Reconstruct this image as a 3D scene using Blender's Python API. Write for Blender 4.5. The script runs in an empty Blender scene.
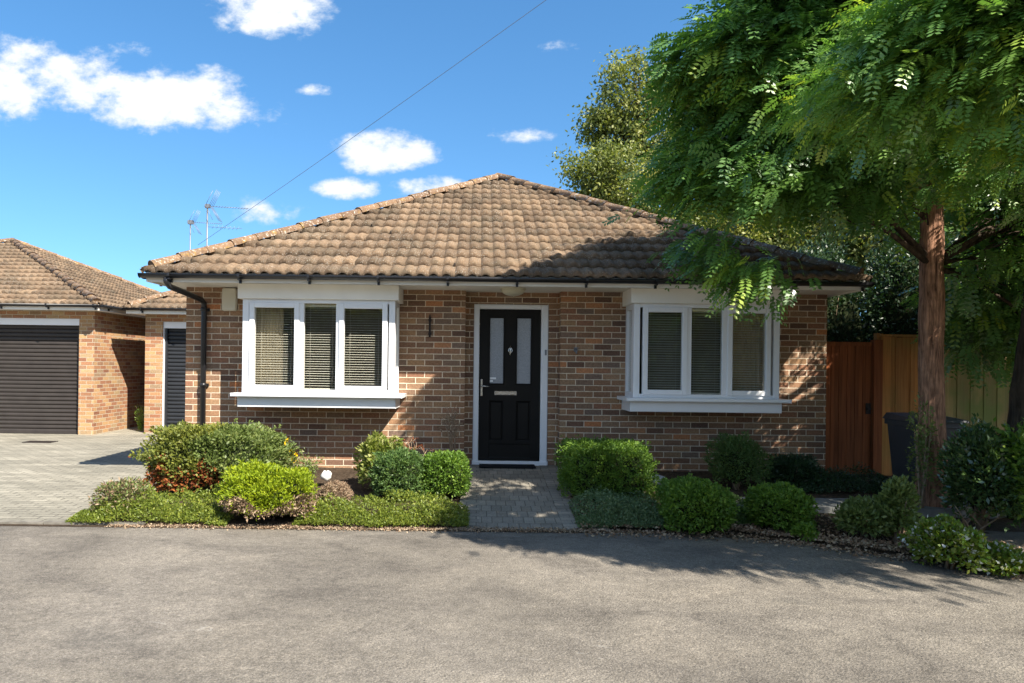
import bpy, math, random
import numpy as np
from mathutils import Vector, Matrix

random.seed(7)
RNG = np.random.default_rng(11)
sc = bpy.context.scene
COL = sc.collection
TH = 0.0122                      # camera roll
F = 719.0; VX, VY = 478.0, 366.0 # focal length and optical axis, in picture units
CAMZ = 1.28; CAMY = -9.1
K = 1.28; SX = 0.9               # sun: z drop and sideways run per metre of depth


def P(px, py, d):
    """world point that lies at distance d in front of the camera"""
    u = px - VX; v = py - VY
    u0 = u + TH * v; v0 = v - TH * u
    return Vector((u0 * d / F, CAMY + d, CAMZ - v0 * d / F))


# ------------------------------------------------------------------ objects
def tag(o, label=None, cat=None, group=None, kind=None):
    if label: o['label'] = label
    if cat: o['category'] = cat
    if group: o['group'] = group
    if kind: o['kind'] = kind
    return o


def empty(name, loc, label, cat, group=None, rz=0.0):
    o = bpy.data.objects.new(name, None)
    o.empty_display_size = 0.2
    COL.objects.link(o)
    o.location = loc; o.rotation_euler = (0, 0, rz)
    tag(o, label, cat, group)
    return o


def link_mesh(name, me, mats, parent=None, local=False):
    o = bpy.data.objects.new(name, me)
    COL.objects.link(o)
    for m in (mats if isinstance(mats, (list, tuple)) else [mats]):
        me.materials.append(m)
    if parent is not None:
        o.parent = parent
        if not local:
            # mesh data is written in world coordinates
            mw = Matrix.Identity(4)
            p = parent
            chain = []
            while p is not None:
                chain.append(p); p = p.parent
            for q in reversed(chain):
                mw = mw @ (q.matrix_parent_inverse @ Matrix.LocRotScale(q.location, q.rotation_euler, q.scale))
            o.matrix_parent_inverse = mw.inverted()
    return o


class MB:
    """collects shapes, in world coordinates, for ONE mesh"""
    def __init__(s):
        s.v = []; s.f = []; s.mi = []; s.sm = []

    def add(s, verts, faces, m=0, smooth=False):
        b = len(s.v)
        s.v.extend([tuple(p) for p in verts])
        for f in faces:
            s.f.append([b + i for i in f]); s.mi.append(m); s.sm.append(smooth)

    def box(s, x0, x1, y0, y1, z0, z1, m=0, mat=None):
        vs = [Vector(p) for p in ((x0,y0,z0),(x1,y0,z0),(x1,y1,z0),(x0,y1,z0),(x0,y0,z1),(x1,y0,z1),(x1,y1,z1),(x0,y1,z1))]
        if mat is not None: vs = [mat @ p for p in vs]
        s.add(vs, [(0,3,2,1),(4,5,6,7),(0,1,5,4),(1,2,6,5),(2,3,7,6),(3,0,4,7)], m)

    def bevel_box(s, x0, x1, y0, y1, z0, z1, b, m=0, mat=None):
        """box with its front (low y) edges chamfered"""
        vs = [(x0,y0+b,z0),(x1,y0+b,z0),(x1,y1,z0),(x0,y1,z0),(x0,y0+b,z1),(x1,y0+b,z1),(x1,y1,z1),(x0,y1,z1),
              (x0+b,y0,z0+b),(x1-b,y0,z0+b),(x1-b,y0,z1-b),(x0+b,y0,z1-b)]
        vs = [Vector(p) for p in vs]
        if mat is not None: vs = [mat @ p for p in vs]
        s.add(vs, [(0,3,2,1),(4,5,6,7),(1,2,6,5),(2,3,7,6),(3,0,4,7),(8,9,10,11),(0,1,9,8),(1,5,10,9),(5,4,11,10),(4,0,8,11)], m)

    def tube(s, pts, rad, n=8, m=0, smooth=True, caps=True):
        pts = [Vector(p) for p in pts]
        if not isinstance(rad, (list, tuple)): rad = [rad] * len(pts)
        rings = []
        prev = None
        for i, p in enumerate(pts):
            t = (pts[min(i+1, len(pts)-1)] - pts[max(i-1, 0)]).normalized()
            if prev is None:
                a = Vector((0,0,1)) if abs(t.z) < 0.9 else Vector((1,0,0))
                e = t.cross(a).normalized()
            else:
                e = (prev - t * prev.dot(t)).normalized()
            prev = e
            g = t.cross(e)
            rings.append([p + (e*math.cos(2*math.pi*k/n) + g*math.sin(2*math.pi*k/n)) * rad[i] for k in range(n)])
        vs = [q for r in rings for q in r]
        fs = []
        for i in range(len(pts)-1):
            for k in range(n):
                fs.append((i*n+k, i*n+(k+1)%n, (i+1)*n+(k+1)%n, (i+1)*n+k))
        s.add(vs, fs, m, smooth)
        if caps:
            b = len(s.v) - len(vs)
            s.f.append([b+k for k in range(n)][::-1]); s.mi.append(m); s.sm.append(False)
            s.f.append([b+(len(pts)-1)*n+k for k in range(n)]); s.mi.append(m); s.sm.append(False)

    def build(s, name, mats, parent=None, uv=True):
        me = bpy.data.meshes.new(name)
        me.from_pydata(s.v, [], s.f)
        me.polygons.foreach_set('material_index', s.mi)
        me.polygons.foreach_set('use_smooth', s.sm)
        if uv:
            l = me.uv_layers.new(name='UVMap')
            co = np.empty(len(me.vertices)*3); me.vertices.foreach_get('co', co); co = co.reshape(-1, 3)
            uvs = np.empty((len(me.loops), 2))
            for p in me.polygons:
                nrm = p.normal; ax = max(range(3), key=lambda i: abs(nrm[i]))
                a, b = ((1,2),(0,2),(0,1))[ax]
                for li in p.loop_indices:
                    c = co[me.loops[li].vertex_index]
                    uvs[li] = (c[a], c[b])
            l.data.foreach_set('uv', uvs.ravel())
        me.update()
        return link_mesh(name, me, mats, parent)


def np_mesh(name, verts, quads, mats, parent=None, tint=None, mi=None, smooth=False):
    verts = np.asarray(verts, dtype=np.float32); quads = np.asarray(quads, dtype=np.int32)
    me = bpy.data.meshes.new(name)
    me.vertices.add(len(verts)); me.vertices.foreach_set('co', verts.ravel())
    me.loops.add(quads.size); me.loops.foreach_set('vertex_index', quads.ravel())
    k = quads.shape[1]
    me.polygons.add(len(quads))
    me.polygons.foreach_set('loop_start', np.arange(0, quads.size, k, dtype=np.int32))
    me.polygons.foreach_set('loop_total', np.full(len(quads), k, dtype=np.int32))
    me.update(calc_edges=True)
    if mi is not None: me.polygons.foreach_set('material_index', np.asarray(mi, dtype=np.int32))
    if smooth: me.polygons.foreach_set('use_smooth', np.ones(len(quads), dtype=bool))
    if tint is not None:
        a = me.attributes.new('tint', 'FLOAT', 'FACE')
        a.data.foreach_set('value', np.asarray(tint, dtype=np.float32))
    return link_mesh(name, me, mats, parent)


# ------------------------------------------------------------------ materials
class NT:
    def __init__(s, name):
        s.m = bpy.data.materials.new(name); s.m.use_nodes = True
        s.t = s.m.node_tree; s.t.nodes.clear()
        s.out = s.n('ShaderNodeOutputMaterial')

    def n(s, typ, **kw):
        nd = s.t.nodes.new(typ)
        for k, v in kw.items():
            if k.startswith('_'): setattr(nd, k[1:], v)
        return nd

    def l(s, a, b): s.t.links.new(a, b)


def setin(t, sock, val):
    if hasattr(val, 'is_linked') or isinstance(val, bpy.types.NodeSocket): t.l(val, sock)
    elif val is not None:
        if sock.type == 'RGBA' and len(val) == 3: val = (*val, 1)
        sock.default_value = val


def noise(t, vec, scale, detail=3, rough=0.55, dist=0.0):
    n = t.n('ShaderNodeTexNoise'); t.l(vec, n.inputs['Vector'])
    n.inputs['Scale'].default_value = scale; n.inputs['Detail'].default_value = detail
    n.inputs['Roughness'].default_value = rough; n.inputs['Distortion'].default_value = dist
    return n.outputs['Fac']


def ramp(t, fac, stops, interp='LINEAR'):
    r = t.n('ShaderNodeValToRGB'); t.l(fac, r.inputs['Fac'])
    cr = r.color_ramp; cr.interpolation = interp
    while len(cr.elements) < len(stops): cr.elements.new(0.5)
    for e, (p, c) in zip(cr.elements, stops):
        e.position = p; e.color = (*c, 1) if len(c) == 3 else c
    return r.outputs['Color']


def mix(t, fac, a, b, mode='MIX'):
    m = t.n('ShaderNodeMix'); m.data_type = 'RGBA'; m.blend_type = mode
    setin(t, m.inputs[0], fac); setin(t, m.inputs[6], a); setin(t, m.inputs[7], b)
    return m.outputs[2]


def math_(t, op, a, b=None):
    m = t.n('ShaderNodeMath'); m.operation = op
    setin(t, m.inputs[0], a)
    if b is not None: setin(t, m.inputs[1], b)
    return m.outputs[0]


def bump(t, h, strength=0.5, dist=0.01, normal=None):
    b = t.n('ShaderNodeBump'); b.inputs['Strength'].default_value = strength; b.inputs['Distance'].default_value = dist
    t.l(h, b.inputs['Height'])
    if normal is not None: t.l(normal, b.inputs['Normal'])
    return b.outputs['Normal']


def principled(t, col, rough=0.8, spec=0.3, normal=None, metallic=0.0):
    p = t.n('ShaderNodeBsdfPrincipled')
    setin(t, p.inputs['Base Color'], col); setin(t, p.inputs['Roughness'], rough)
    p.inputs['Specular IOR Level'].default_value = spec
    p.inputs['Metallic'].default_value = metallic
    if normal is not None: t.l(normal, p.inputs['Normal'])
    return p.outputs['BSDF']


def coords(t, kind='Object'):
    c = t.n('ShaderNodeTexCoord'); return c.outputs[kind]


def plain(name, col, rough=0.5, spec=0.4, var=0.12, scale=6.0, metallic=0.0, grit=0.0):
    t = NT(name); c = coords(t)
    f = noise(t, c, scale, 4)
    dark = tuple(x * (1 - var) for x in col); lite = tuple(min(1, x * (1 + var)) for x in col)
    colr = ramp(t, f, [(0.3, dark), (0.7, lite)])
    nm = None
    if grit > 0: nm = bump(t, noise(t, c, 220, 2), grit, 0.002)
    t.l(principled(t, colr, rough, spec, nm, metallic), t.out.inputs['Surface'])
    return t.m


def brick_mat(name, stops, mortar=(0.68,0.57,0.43), stain=0.25):
    t = NT(name); uv = coords(t, 'UV')
    # slightly wobbly joints
    wob = t.n('ShaderNodeTexNoise'); t.l(uv, wob.inputs['Vector']); wob.inputs['Scale'].default_value = 14; wob.inputs['Detail'].default_value = 3
    sub = t.n('ShaderNodeVectorMath'); sub.operation = 'SUBTRACT'; t.l(wob.outputs['Color'], sub.inputs[0]); sub.inputs[1].default_value = (0.5,0.5,0.5)
    scl = t.n('ShaderNodeVectorMath'); scl.operation = 'SCALE'; t.l(sub.outputs[0], scl.inputs[0]); scl.inputs['Scale'].default_value = 0.006
    ad = t.n('ShaderNodeVectorMath'); ad.operation = 'ADD'; t.l(uv, ad.inputs[0]); t.l(scl.outputs[0], ad.inputs[1])
    b = t.n('ShaderNodeTexBrick'); t.l(ad.outputs[0], b.inputs['Vector'])
    b.offset = 0.5; b.inputs['Scale'].default_value = 1.0
    b.inputs['Brick Width'].default_value = 0.225; b.inputs['Row Height'].default_value = 0.075
    b.inputs['Mortar Size'].default_value = 0.0055; b.inputs['Mortar Smooth'].default_value = 0.15
    b.inputs['Bias'].default_value = 0.0
    b.inputs['Color1'].default_value = (0,0,0,1); b.inputs['Color2'].default_value = (1,1,1,1); b.inputs['Mortar'].default_value = (0.5,0.5,0.5,1)
    col = ramp(t, b.outputs['Color'], stops)
    n1 = noise(t, uv, 45, 4, 0.65)
    col = mix(t, 1.0, col, ramp(t, n1, [(0.25,(0.62,0.62,0.62)),(0.7,(1.25,1.22,1.2))]), 'MULTIPLY')
    n2 = noise(t, uv, 1.3, 3)
    col = mix(t, 1.0, col, ramp(t, n2, [(0.3,(1-stain,)*3),(0.7,(1.1,1.1,1.1))]), 'MULTIPLY')
    mc = mix(t, 1.0, mortar, ramp(t, noise(t, uv, 30, 3), [(0.3,(0.75,0.75,0.75)),(0.7,(1.15,1.15,1.15))]), 'MULTIPLY')
    col = mix(t, b.outputs['Fac'], col, mc)
    h = math_(t, 'SUBTRACT', math_(t, 'MULTIPLY', n1, 0.35), b.outputs['Fac'])
    t.l(principled(t, col, 0.9, 0.2, bump(t, h, 0.8, 0.006)), t.out.inputs['Surface'])
    return t.m


def leaf_mat(name, stops, transl=0.3, rough=0.5, spec=0.35, tr_gain=1.5):
    t = NT(name)
    a = t.n('ShaderNodeAttribute'); a.attribute_name = 'tint'; a.attribute_type = 'GEOMETRY'
    col = ramp(t, a.outputs['Fac'], stops)
    p = principled(t, col, rough, spec)
    tr = t.n('ShaderNodeBsdfTranslucent')
    tc = mix(t, 1.0, col, (tr_gain*1.1, tr_gain*1.15, tr_gain*0.45), 'MULTIPLY')
    t.l(tc, tr.inputs['Color'])
    mx = t.n('ShaderNodeMixShader'); mx.inputs[0].default_value = transl
    t.l(p, mx.inputs[1]); t.l(tr.outputs[0], mx.inputs[2])
    t.l(mx.outputs[0], t.out.inputs['Surface'])
    return t.m


def bark_mat(name, c0, c1, sx=22, sz=2.2):
    t = NT(name); c = coords(t)
    mp = t.n('ShaderNodeMapping'); t.l(c, mp.inputs['Vector']); mp.inputs['Scale'].default_value = (sx, sx, sz)
    f = noise(t, mp.outputs[0], 1.0, 5, 0.65, 0.6)
    f2 = noise(t, c, 9, 3)
    col = mix(t, 1.0, ramp(t, f, [(0.32, c0), (0.62, c1)]), ramp(t, f2, [(0.3,(0.7,0.7,0.7)),(0.7,(1.2,1.15,1.1))]), 'MULTIPLY')
    t.l(principled(t, col, 0.9, 0.15, bump(t, f, 1.0, 0.03)), t.out.inputs['Surface'])
    return t.m


def wood_mat(name, c0, c1, green=0.0):
    t = NT(name); c = coords(t)
    mp = t.n('ShaderNodeMapping'); t.l(c, mp.inputs['Vector']); mp.inputs['Scale'].default_value = (40, 40, 1.6)
    f = noise(t, mp.outputs[0], 1.0, 4, 0.6, 0.4)
    sx = t.n('ShaderNodeSeparateXYZ'); t.l(c, sx.inputs[0])
    wn = t.n('ShaderNodeTexWhiteNoise'); wn.noise_dimensions = '1D'
    t.l(math_(t, 'FLOOR', math_(t, 'DIVIDE', sx.outputs['X'], 0.105)), wn.inputs['W'])
    col = ramp(t, f, [(0.3, c0), (0.7, c1)])
    col = mix(t, 1.0, col, ramp(t, wn.outputs['Value'], [(0.0,(0.7,0.7,0.7)),(1.0,(1.2,1.15,1.1))]), 'MULTIPLY')
    if green > 0:
        g = ramp(t, noise(t, c, 1.7, 4), [(0.42,(0,0,0)),(0.62,(green,)*3)])
        col = mix(t, g, col, (0.16,0.19,0.05))
    t.l(principled(t, col, 0.8, 0.2, bump(t, f, 0.5, 0.004)), t.out.inputs['Surface'])
    return t.m


def roof_mat(name, lichen=0.5, warm=1.0):
    t = NT(name); c = coords(t)
    a = t.n('ShaderNodeAttribute'); a.attribute_name = 'tint'; a.attribute_type = 'GEOMETRY'
    base = ramp(t, a.outputs['Fac'], [(0.0,(0.115,0.083,0.058)),(0.5,(0.175,0.125,0.085)),(1.0,(0.235,0.168,0.112))])
    n1 = noise(t, c, 26, 5, 0.7)
    col = mix(t, 1.0, base, ramp(t, n1, [(0.3,(0.6,0.58,0.56)),(0.7,(1.25,1.2,1.15))]), 'MULTIPLY')
    # dark algae and pale lichen growing on the tiles
    n3 = noise(t, c, 3.2, 5, 0.65)
    col = mix(t, ramp(t, n3, [(0.45,(0,0,0)),(0.7,(0.55,)*3)]), col, (0.10,0.085,0.06))
    v = t.n('ShaderNodeTexVoronoi'); t.l(c, v.inputs['Vector']); v.inputs['Scale'].default_value = 42; v.inputs['Randomness'].default_value = 1
    spot = ramp(t, v.outputs['Distance'], [(0.16,(1,1,1)),(0.30,(0,0,0))])
    dens = ramp(t, noise(t, c, 2.5, 4, 0.6), [(0.40,(0,0,0)),(0.60,(1,1,1))])
    col = mix(t, math_(t, 'MULTIPLY', math_(t, 'MULTIPLY', spot, dens), lichen), col, (0.52,0.50,0.44))
    n4 = noise(t, c, 60, 3, 0.7)
    col = mix(t, ramp(t, n4, [(0.60,(0,0,0)),(0.72,(0.55,)*3)]), col, (0.50,0.46,0.38))
    t.l(principled(t, col, 0.93, 0.15, bump(t, n1, 0.6, 0.006)), t.out.inputs['Surface'])
    return t.m


def hip_mat():
    t = NT('hip_tile_mat'); c = coords(t)
    a = t.n('ShaderNodeAttribute'); a.attribute_name = 'tint'; a.attribute_type = 'GEOMETRY'
    col = ramp(t, a.outputs['Fac'], [(0.0,(0.16,0.105,0.07)),(1.0,(0.24,0.16,0.10))])
    n1 = noise(t, c, 20, 5, 0.7)
    col = mix(t, 1.0, col, ramp(t, n1, [(0.3,(0.65,0.6,0.55)),(0.7,(1.25,1.2,1.15))]), 'MULTIPLY')
    col = mix(t, ramp(t, noise(t, c, 9, 5, 0.7), [(0.56,(0,0,0)),(0.64,(0.6,)*3)]), col, (0.34,0.22,0.06))
    col = mix(t, ramp(t, noise(t, c, 30, 5, 0.7), [(0.55,(0,0,0)),(0.63,(0.7,)*3)]), col, (0.55,0.52,0.45))
    t.l(principled(t, col, 0.93, 0.15, bump(t, n1, 0.6, 0.008)), t.out.inputs['Surface'])
    return t.m


def asphalt_mat():
    t = NT('asphalt'); c = coords(t)
    big = noise(t, c, 0.55, 5, 0.6, 0.4)
    col = ramp(t, big, [(0.3,(0.140,0.124,0.104)),(0.5,(0.178,0.158,0.132)),(0.7,(0.218,0.194,0.163))])
    mp = t.n('ShaderNodeMapping'); t.l(c, mp.inputs['Vector']); mp.inputs['Scale'].default_value = (0.9, 1.35, 1)
    mp.inputs['Rotation'].default_value = (0, 0, 0.25)
    st = noise(t, mp.outputs[0], 1.6, 6, 0.7, 0.8)
    col = mix(t, 1.0, col, ramp(t, st, [(0.3,(0.62,0.62,0.63)),(0.47,(0.93,0.93,0.93)),(0.55,(1.04,1.04,1.03)),(0.72,(1.28,1.27,1.24))]), 'MULTIPLY')
    g = noise(t, c, 95, 4, 0.75)
    col = mix(t, 1.0, col, ramp(t, g, [(0.25,(0.40,0.40,0.40)),(0.5,(0.98,0.98,0.98)),(0.72,(1.65,1.62,1.58))]), 'MULTIPLY')
    col = mix(t, 1.0, col, ramp(t, noise(t, c, 22, 5, 0.8), [(0.3,(0.72,)*3),(0.5,(1,1,1)),(0.7,(1.3,)*3)]), 'MULTIPLY')
    col = mix(t, 1.0, col, ramp(t, noise(t, c, 210, 3, 0.8), [(0.3,(0.55,)*3),(0.5,(1,1,1)),(0.7,(1.5,)*3)]), 'MULTIPLY')
    v = t.n('ShaderNodeTexVoronoi'); t.l(c, v.inputs['Vector']); v.inputs['Scale'].default_value = 70
    col = mix(t, ramp(t, v.outputs['Distance'], [(0.10,(0.5,)*3),(0.2,(0,0,0))]), col, (0.42,0.39,0.35))
    wob = t.n('ShaderNodeTexNoise'); t.l(c, wob.inputs['Vector']); wob.inputs['Scale'].default_value = 1.7; wob.inputs['Detail'].default_value = 6
    wa = t.n('ShaderNodeVectorMath'); wa.operation = 'MULTIPLY_ADD'; t.l(wob.outputs['Color'], wa.inputs[0]); wa.inputs[1].default_value = (.9,.9,0); t.l(c, wa.inputs[2])
    vc = t.n('ShaderNodeTexVoronoi'); vc.feature = 'DISTANCE_TO_EDGE'; t.l(wa.outputs[0], vc.inputs['Vector']); vc.inputs['Scale'].default_value = 0.42
    crk = math_(t, 'MULTIPLY', ramp(t, vc.outputs['Distance'], [(0.0,(.55,)*3),(0.012,(0,0,0))]), ramp(t, noise(t, c, 0.8, 3), [(0.45,(0,0,0)),(0.6,(1,1,1))]))
    # an old darker repair, and oil drips
    rep = ramp(t, noise(t, mp.outputs[0], 0.45, 4, 0.5, 0.3), [(0.60,(0,0,0)),(0.63,(0.35,)*3)])
    col = mix(t, rep, col, (0.085,0.08,0.072))
    # worn pale scuffs
    sc_ = noise(t, mp.outputs[0], 3.1, 6, 0.8, 1.5)
    col = mix(t, ramp(t, sc_, [(0.66,(0,0,0)),(0.72,(0.6,)*3)]), col, (0.42,0.40,0.36))
    h = math_(t, 'ADD', g, math_(t, 'MULTIPLY', v.outputs['Distance'], 0.6))
    t.l(principled(t, col, 0.92, 0.2, bump(t, h, 0.9, 0.008)), t.out.inputs['Surface'])
    return t.m


def paver_mat(name, c0, c1, bw=0.2, rh=0.1, joint=(0.09,0.08,0.06), joint_w=0.006, rot=0.0, streak=True, jf=1.0):
    t = NT(name); c = coords(t)
    mp = t.n('ShaderNodeMapping'); t.l(c, mp.inputs['Vector']); mp.inputs['Rotation'].default_value = (0, 0, rot)
    b = t.n('ShaderNodeTexBrick'); t.l(mp.outputs[0], b.inputs['Vector']); b.offset = 0.5
    b.inputs['Scale'].default_value = 1; b.inputs['Brick Width'].default_value = bw; b.inputs['Row Height'].default_value = rh
    b.inputs['Mortar Size'].default_value = joint_w; b.inputs['Mortar Smooth'].default_value = 0.3
    b.inputs['Color1'].default_value = (0,0,0,1); b.inputs['Color2'].default_value = (1,1,1,1)
    col = ramp(t, b.outputs['Color'], [(0, c0), (1, c1)])
    n1 = noise(t, c, 60, 4, 0.7)
    col = mix(t, 1.0, col, ramp(t, n1, [(0.25,(0.7,)*3),(0.7,(1.25,)*3)]), 'MULTIPLY')
    ms = t.n('ShaderNodeMapping'); t.l(c, ms.inputs['Vector']); ms.inputs['Scale'].default_value = (0.55, 1.6, 1); ms.inputs['Rotation'].default_value = (0,0,-0.2)
    n2 = noise(t, ms.outputs[0], 1.5, 5, 0.65, 0.5)
    col = mix(t, 1.0, col, ramp(t, n2, [(0.32,(0.68,0.68,0.66)),(0.68,(1.22,1.2,1.16))]), 'MULTIPLY')
    jfac = math_(t, 'MULTIPLY', b.outputs['Fac'], ramp(t, noise(t, c, 2.2, 3), [(0.35,(0.35*jf,)*3),(0.65,(jf,)*3)]))
    col = mix(t, jfac, col, joint)
    h = math_(t, 'SUBTRACT', math_(t, 'MULTIPLY', n1, 0.3), b.outputs['Fac'])
    t.l(principled(t, col, 0.9, 0.2, bump(t, h, 0.7, 0.006)), t.out.inputs['Surface'])
    return t.m


def soil_mat(name, c0, c1, c2):
    t = NT(name); c = coords(t)
    n1 = noise(t, c, 28, 5, 0.75)
    col = ramp(t, n1, [(0.3, c0), (0.5, c1), (0.7, c2)])
    col = mix(t, 1.0, col, ramp(t, noise(t, c, 2.5, 3), [(0.3,(0.7,)*3),(0.7,(1.2,)*3)]), 'MULTIPLY')
    t.l(principled(t, col, 0.95, 0.1, bump(t, n1, 1.0, 0.03)), t.out.inputs['Surface'])
    return t.m


def glass_mat(name, tint=(0.9,0.95,0.95)):
    t = NT(name)
    tr = t.n('ShaderNodeBsdfTransparent'); tr.inputs[0].default_value = (*tint, 1)
    gl = t.n('ShaderNodeBsdfGlossy'); gl.inputs['Roughness'].default_value = 0.015
    lw = t.n('ShaderNodeLayerWeight'); lw.inputs['Blend'].default_value = 0.5
    fac = math_(t, 'ADD', math_(t, 'MULTIPLY', math_(t, 'POWER', lw.outputs['Facing'], 5.0), 0.9), 0.09)
    c = coords(t)
    gl_n = bump(t, noise(t, c, 2.2, 2), 0.06, 0.05)
    t.l(gl_n, gl.inputs['Normal'])
    mx = t.n('ShaderNodeMixShader'); t.l(fac, mx.inputs[0]); t.l(tr.outputs[0], mx.inputs[1]); t.l(gl.outputs[0], mx.inputs[2])
    t.l(mx.outputs[0], t.out.inputs['Surface'])
    return t.m


M = {}
M['brick'] = brick_mat('house_brick', [(0.0,(0.15,0.090,0.066)),(0.2,(0.24,0.135,0.085)),(0.38,(0.33,0.190,0.108)),(0.5,(0.21,0.145,0.110)),(0.64,(0.36,0.220,0.120)),(0.8,(0.30,0.150,0.092)),(0.93,(0.36,0.240,0.145)),(1.0,(0.52,0.21,0.09))])
M['brick_g'] = brick_mat('garage_brick', [(0.0,(0.25,0.115,0.070)),(0.25,(0.40,0.21,0.110)),(0.5,(0.46,0.30,0.15)),(0.72,(0.33,0.15,0.085)),(0.88,(0.29,0.20,0.125)),(1.0,(0.50,0.36,0.19))], (0.48,0.42,0.32), 0.2)
M['upvc'] = plain('white_upvc', (0.80,0.81,0.83), 0.28, 0.5, 0.02)
M['cream_paint'] = plain('white_board', (0.82,0.79,0.72), 0.5, 0.35, 0.05, 3)
M['black_pvc'] = plain('black_plastic', (0.014,0.014,0.016), 0.35, 0.5, 0.2)
M['door_black'] = plain('black_door_paint', (0.012,0.011,0.010), 0.55, 0.15, 0.15, 3)
M['chrome'] = plain('chrome', (0.62,0.62,0.60), 0.25, 0.5, 0.05, 5, 1.0)
M['alum'] = plain('aluminium', (0.22,0.23,0.25), 0.5, 0.5, 0.1, 5, 0.5)
M['glass'] = glass_mat('window_glass', (0.97,0.96,0.92))
M['blind'] = plain('blind_slat', (0.74,0.745,0.72), 0.5, 0.3, 0.05)
M['curtain'] = plain('curtain_cloth', (0.60,0.52,0.38), 0.9, 0.1, 0.15)
M['inner'] = plain('room_paint', (0.42,0.38,0.30), 0.9, 0.1, 0.1)
M['shutter'] = plain('shutter_dark', (0.040,0.034,0.031), 0.5, 0.3, 0.12)
M['shutter_n'] = plain('shutter_anthracite', (0.020,0.022,0.026), 0.45, 0.4, 0.12)
M['lamp'] = plain('opal_glass', (0.62,0.58,0.44), 0.35, 0.5, 0.04)
M['mat'] = plain('mat_rubber', (0.018,0.018,0.02), 0.95, 0.1, 0.3, 60, grit=0.6)
M['iron'] = plain('rusty_iron', (0.03,0.022,0.02), 0.7, 0.3, 0.3, 20)
M['alarm'] = plain('cream_plastic', (0.66,0.62,0.50), 0.45, 0.4, 0.03)
M['roof'] = roof_mat('roof_tile')
M['hip'] = hip_mat()
M['asphalt'] = asphalt_mat()
M['drive'] = paver_mat('drive_paving', (0.24,0.225,0.185), (0.31,0.29,0.24), 0.2, 0.1, (0.11,0.10,0.08), 0.009, 0.0, jf=0.95)
M['path'] = paver_mat('path_paving', (0.21,0.19,0.16), (0.28,0.255,0.215), 0.1, 0.2, (0.10,0.09,0.07), 0.005, jf=0.8)
M['path_edge'] = paver_mat('path_edge_paving', (0.22,0.20,0.17), (0.29,0.265,0.225), 0.2, 0.1, (0.09,0.085,0.07), 0.005)
M['slab'] = plain('concrete_slab', (0.20,0.20,0.19), 0.9, 0.2, 0.25, 7, grit=0.5)
M['kerb'] = plain('kerb_concrete', (0.17,0.155,0.13), 0.95, 0.15, 0.4, 9, grit=0.6)
M['soil'] = soil_mat('soil', (0.035,0.024,0.016), (0.075,0.053,0.036), (0.14,0.105,0.075))
M['earth'] = soil_mat('earth', (0.05,0.045,0.03), (0.09,0.085,0.05), (0.13,0.12,0.07))
M['bark_red'] = bark_mat('bark_red', (0.07,0.034,0.022), (0.52,0.29,0.19), 38, 3.4)
M['bark_dark'] = bark_mat('bark_dark', (0.03,0.022,0.016), (0.10,0.075,0.055))
M['gatewood'] = wood_mat('gate_wood', (0.18,0.055,0.022), (0.33,0.11,0.040))
M['fencewood'] = wood_mat('fence_wood', (0.36,0.15,0.045), (0.55,0.26,0.085), 0.3)
M['fenceold'] = wood_mat('fence_old', (0.25,0.17,0.07), (0.38,0.28,0.12), 0.9)
M['bin'] = plain('bin_plastic', (0.045,0.050,0.056), 0.45, 0.4, 0.1)
M['stone'] = plain('stone', (0.42,0.42,0.44), 0.9, 0.2, 0.25, 12, grit=0.5)
M['whitestone'] = plain('white_stone', (0.78,0.77,0.74), 0.9, 0.2, 0.1, 12, grit=0.5)
M['twig'] = plain('dry_twig', (0.30,0.22,0.15), 0.9, 0.1, 0.3, 20)
M['core'] = plain('shrub_core', (0.022,0.028,0.013), 0.95, 0.05, 0.5, 30)  # even dark hull filling the shrubs, stops see-through

L = {}
L['acacia'] = leaf_mat('leaf_acacia', [(0,(0.074,0.155,0.045)),(0.5,(0.123,0.239,0.059)),(0.85,(0.209,0.341,0.066)),(1,(0.343,0.433,0.066))], 0.28, 0.36, 0.75, 1.9)
L['bright'] = leaf_mat('leaf_bright', [(0,(0.085,0.163,0.025)),(0.5,(0.137,0.231,0.035)),(1,(0.247,0.325,0.050))], 0.38, 0.45, 0.4, 1.7)
L['far'] = leaf_mat('leaf_far', [(0,(0.090,0.114,0.028)),(0.5,(0.168,0.198,0.050)),(1,(0.336,0.324,0.088))], 0.3, 0.5, 0.4, 1.5)
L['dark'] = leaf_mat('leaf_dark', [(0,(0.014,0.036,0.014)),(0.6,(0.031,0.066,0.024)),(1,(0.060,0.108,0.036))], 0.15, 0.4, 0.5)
L['box'] = leaf_mat('leaf_box', [(0,(0.066,0.127,0.020)),(0.6,(0.122,0.216,0.029)),(1,(0.216,0.312,0.039))], 0.25, 0.5, 0.3)
L['hebe'] = leaf_mat('leaf_hebe', [(0,(0.054,0.103,0.031)),(0.6,(0.092,0.158,0.043)),(1,(0.154,0.218,0.051))], 0.2, 0.5, 0.3)
L['privet'] = leaf_mat('leaf_privet', [(0,(0.088,0.124,0.033)),(0.5,(0.142,0.189,0.050)),(1,(0.257,0.286,0.094))], 0.25, 0.5, 0.4)
L['olive'] = leaf_mat('leaf_olive', [(0,(0.098,0.119,0.025)),(0.5,(0.163,0.188,0.035)),(1,(0.273,0.263,0.050))], 0.25, 0.5, 0.4)
L['rust'] = leaf_mat('leaf_rust', [(0,(0.120,0.033,0.014)),(0.5,(0.228,0.066,0.022)),(1,(0.360,0.132,0.035))], 0.15, 0.7, 0.2)
L['lime'] = leaf_mat('leaf_lime', [(0,(0.13,0.19,0.010)),(0.5,(0.24,0.31,0.014)),(1,(0.38,0.42,0.02))], 0.25, 0.5, 0.3, 1.3)
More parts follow.
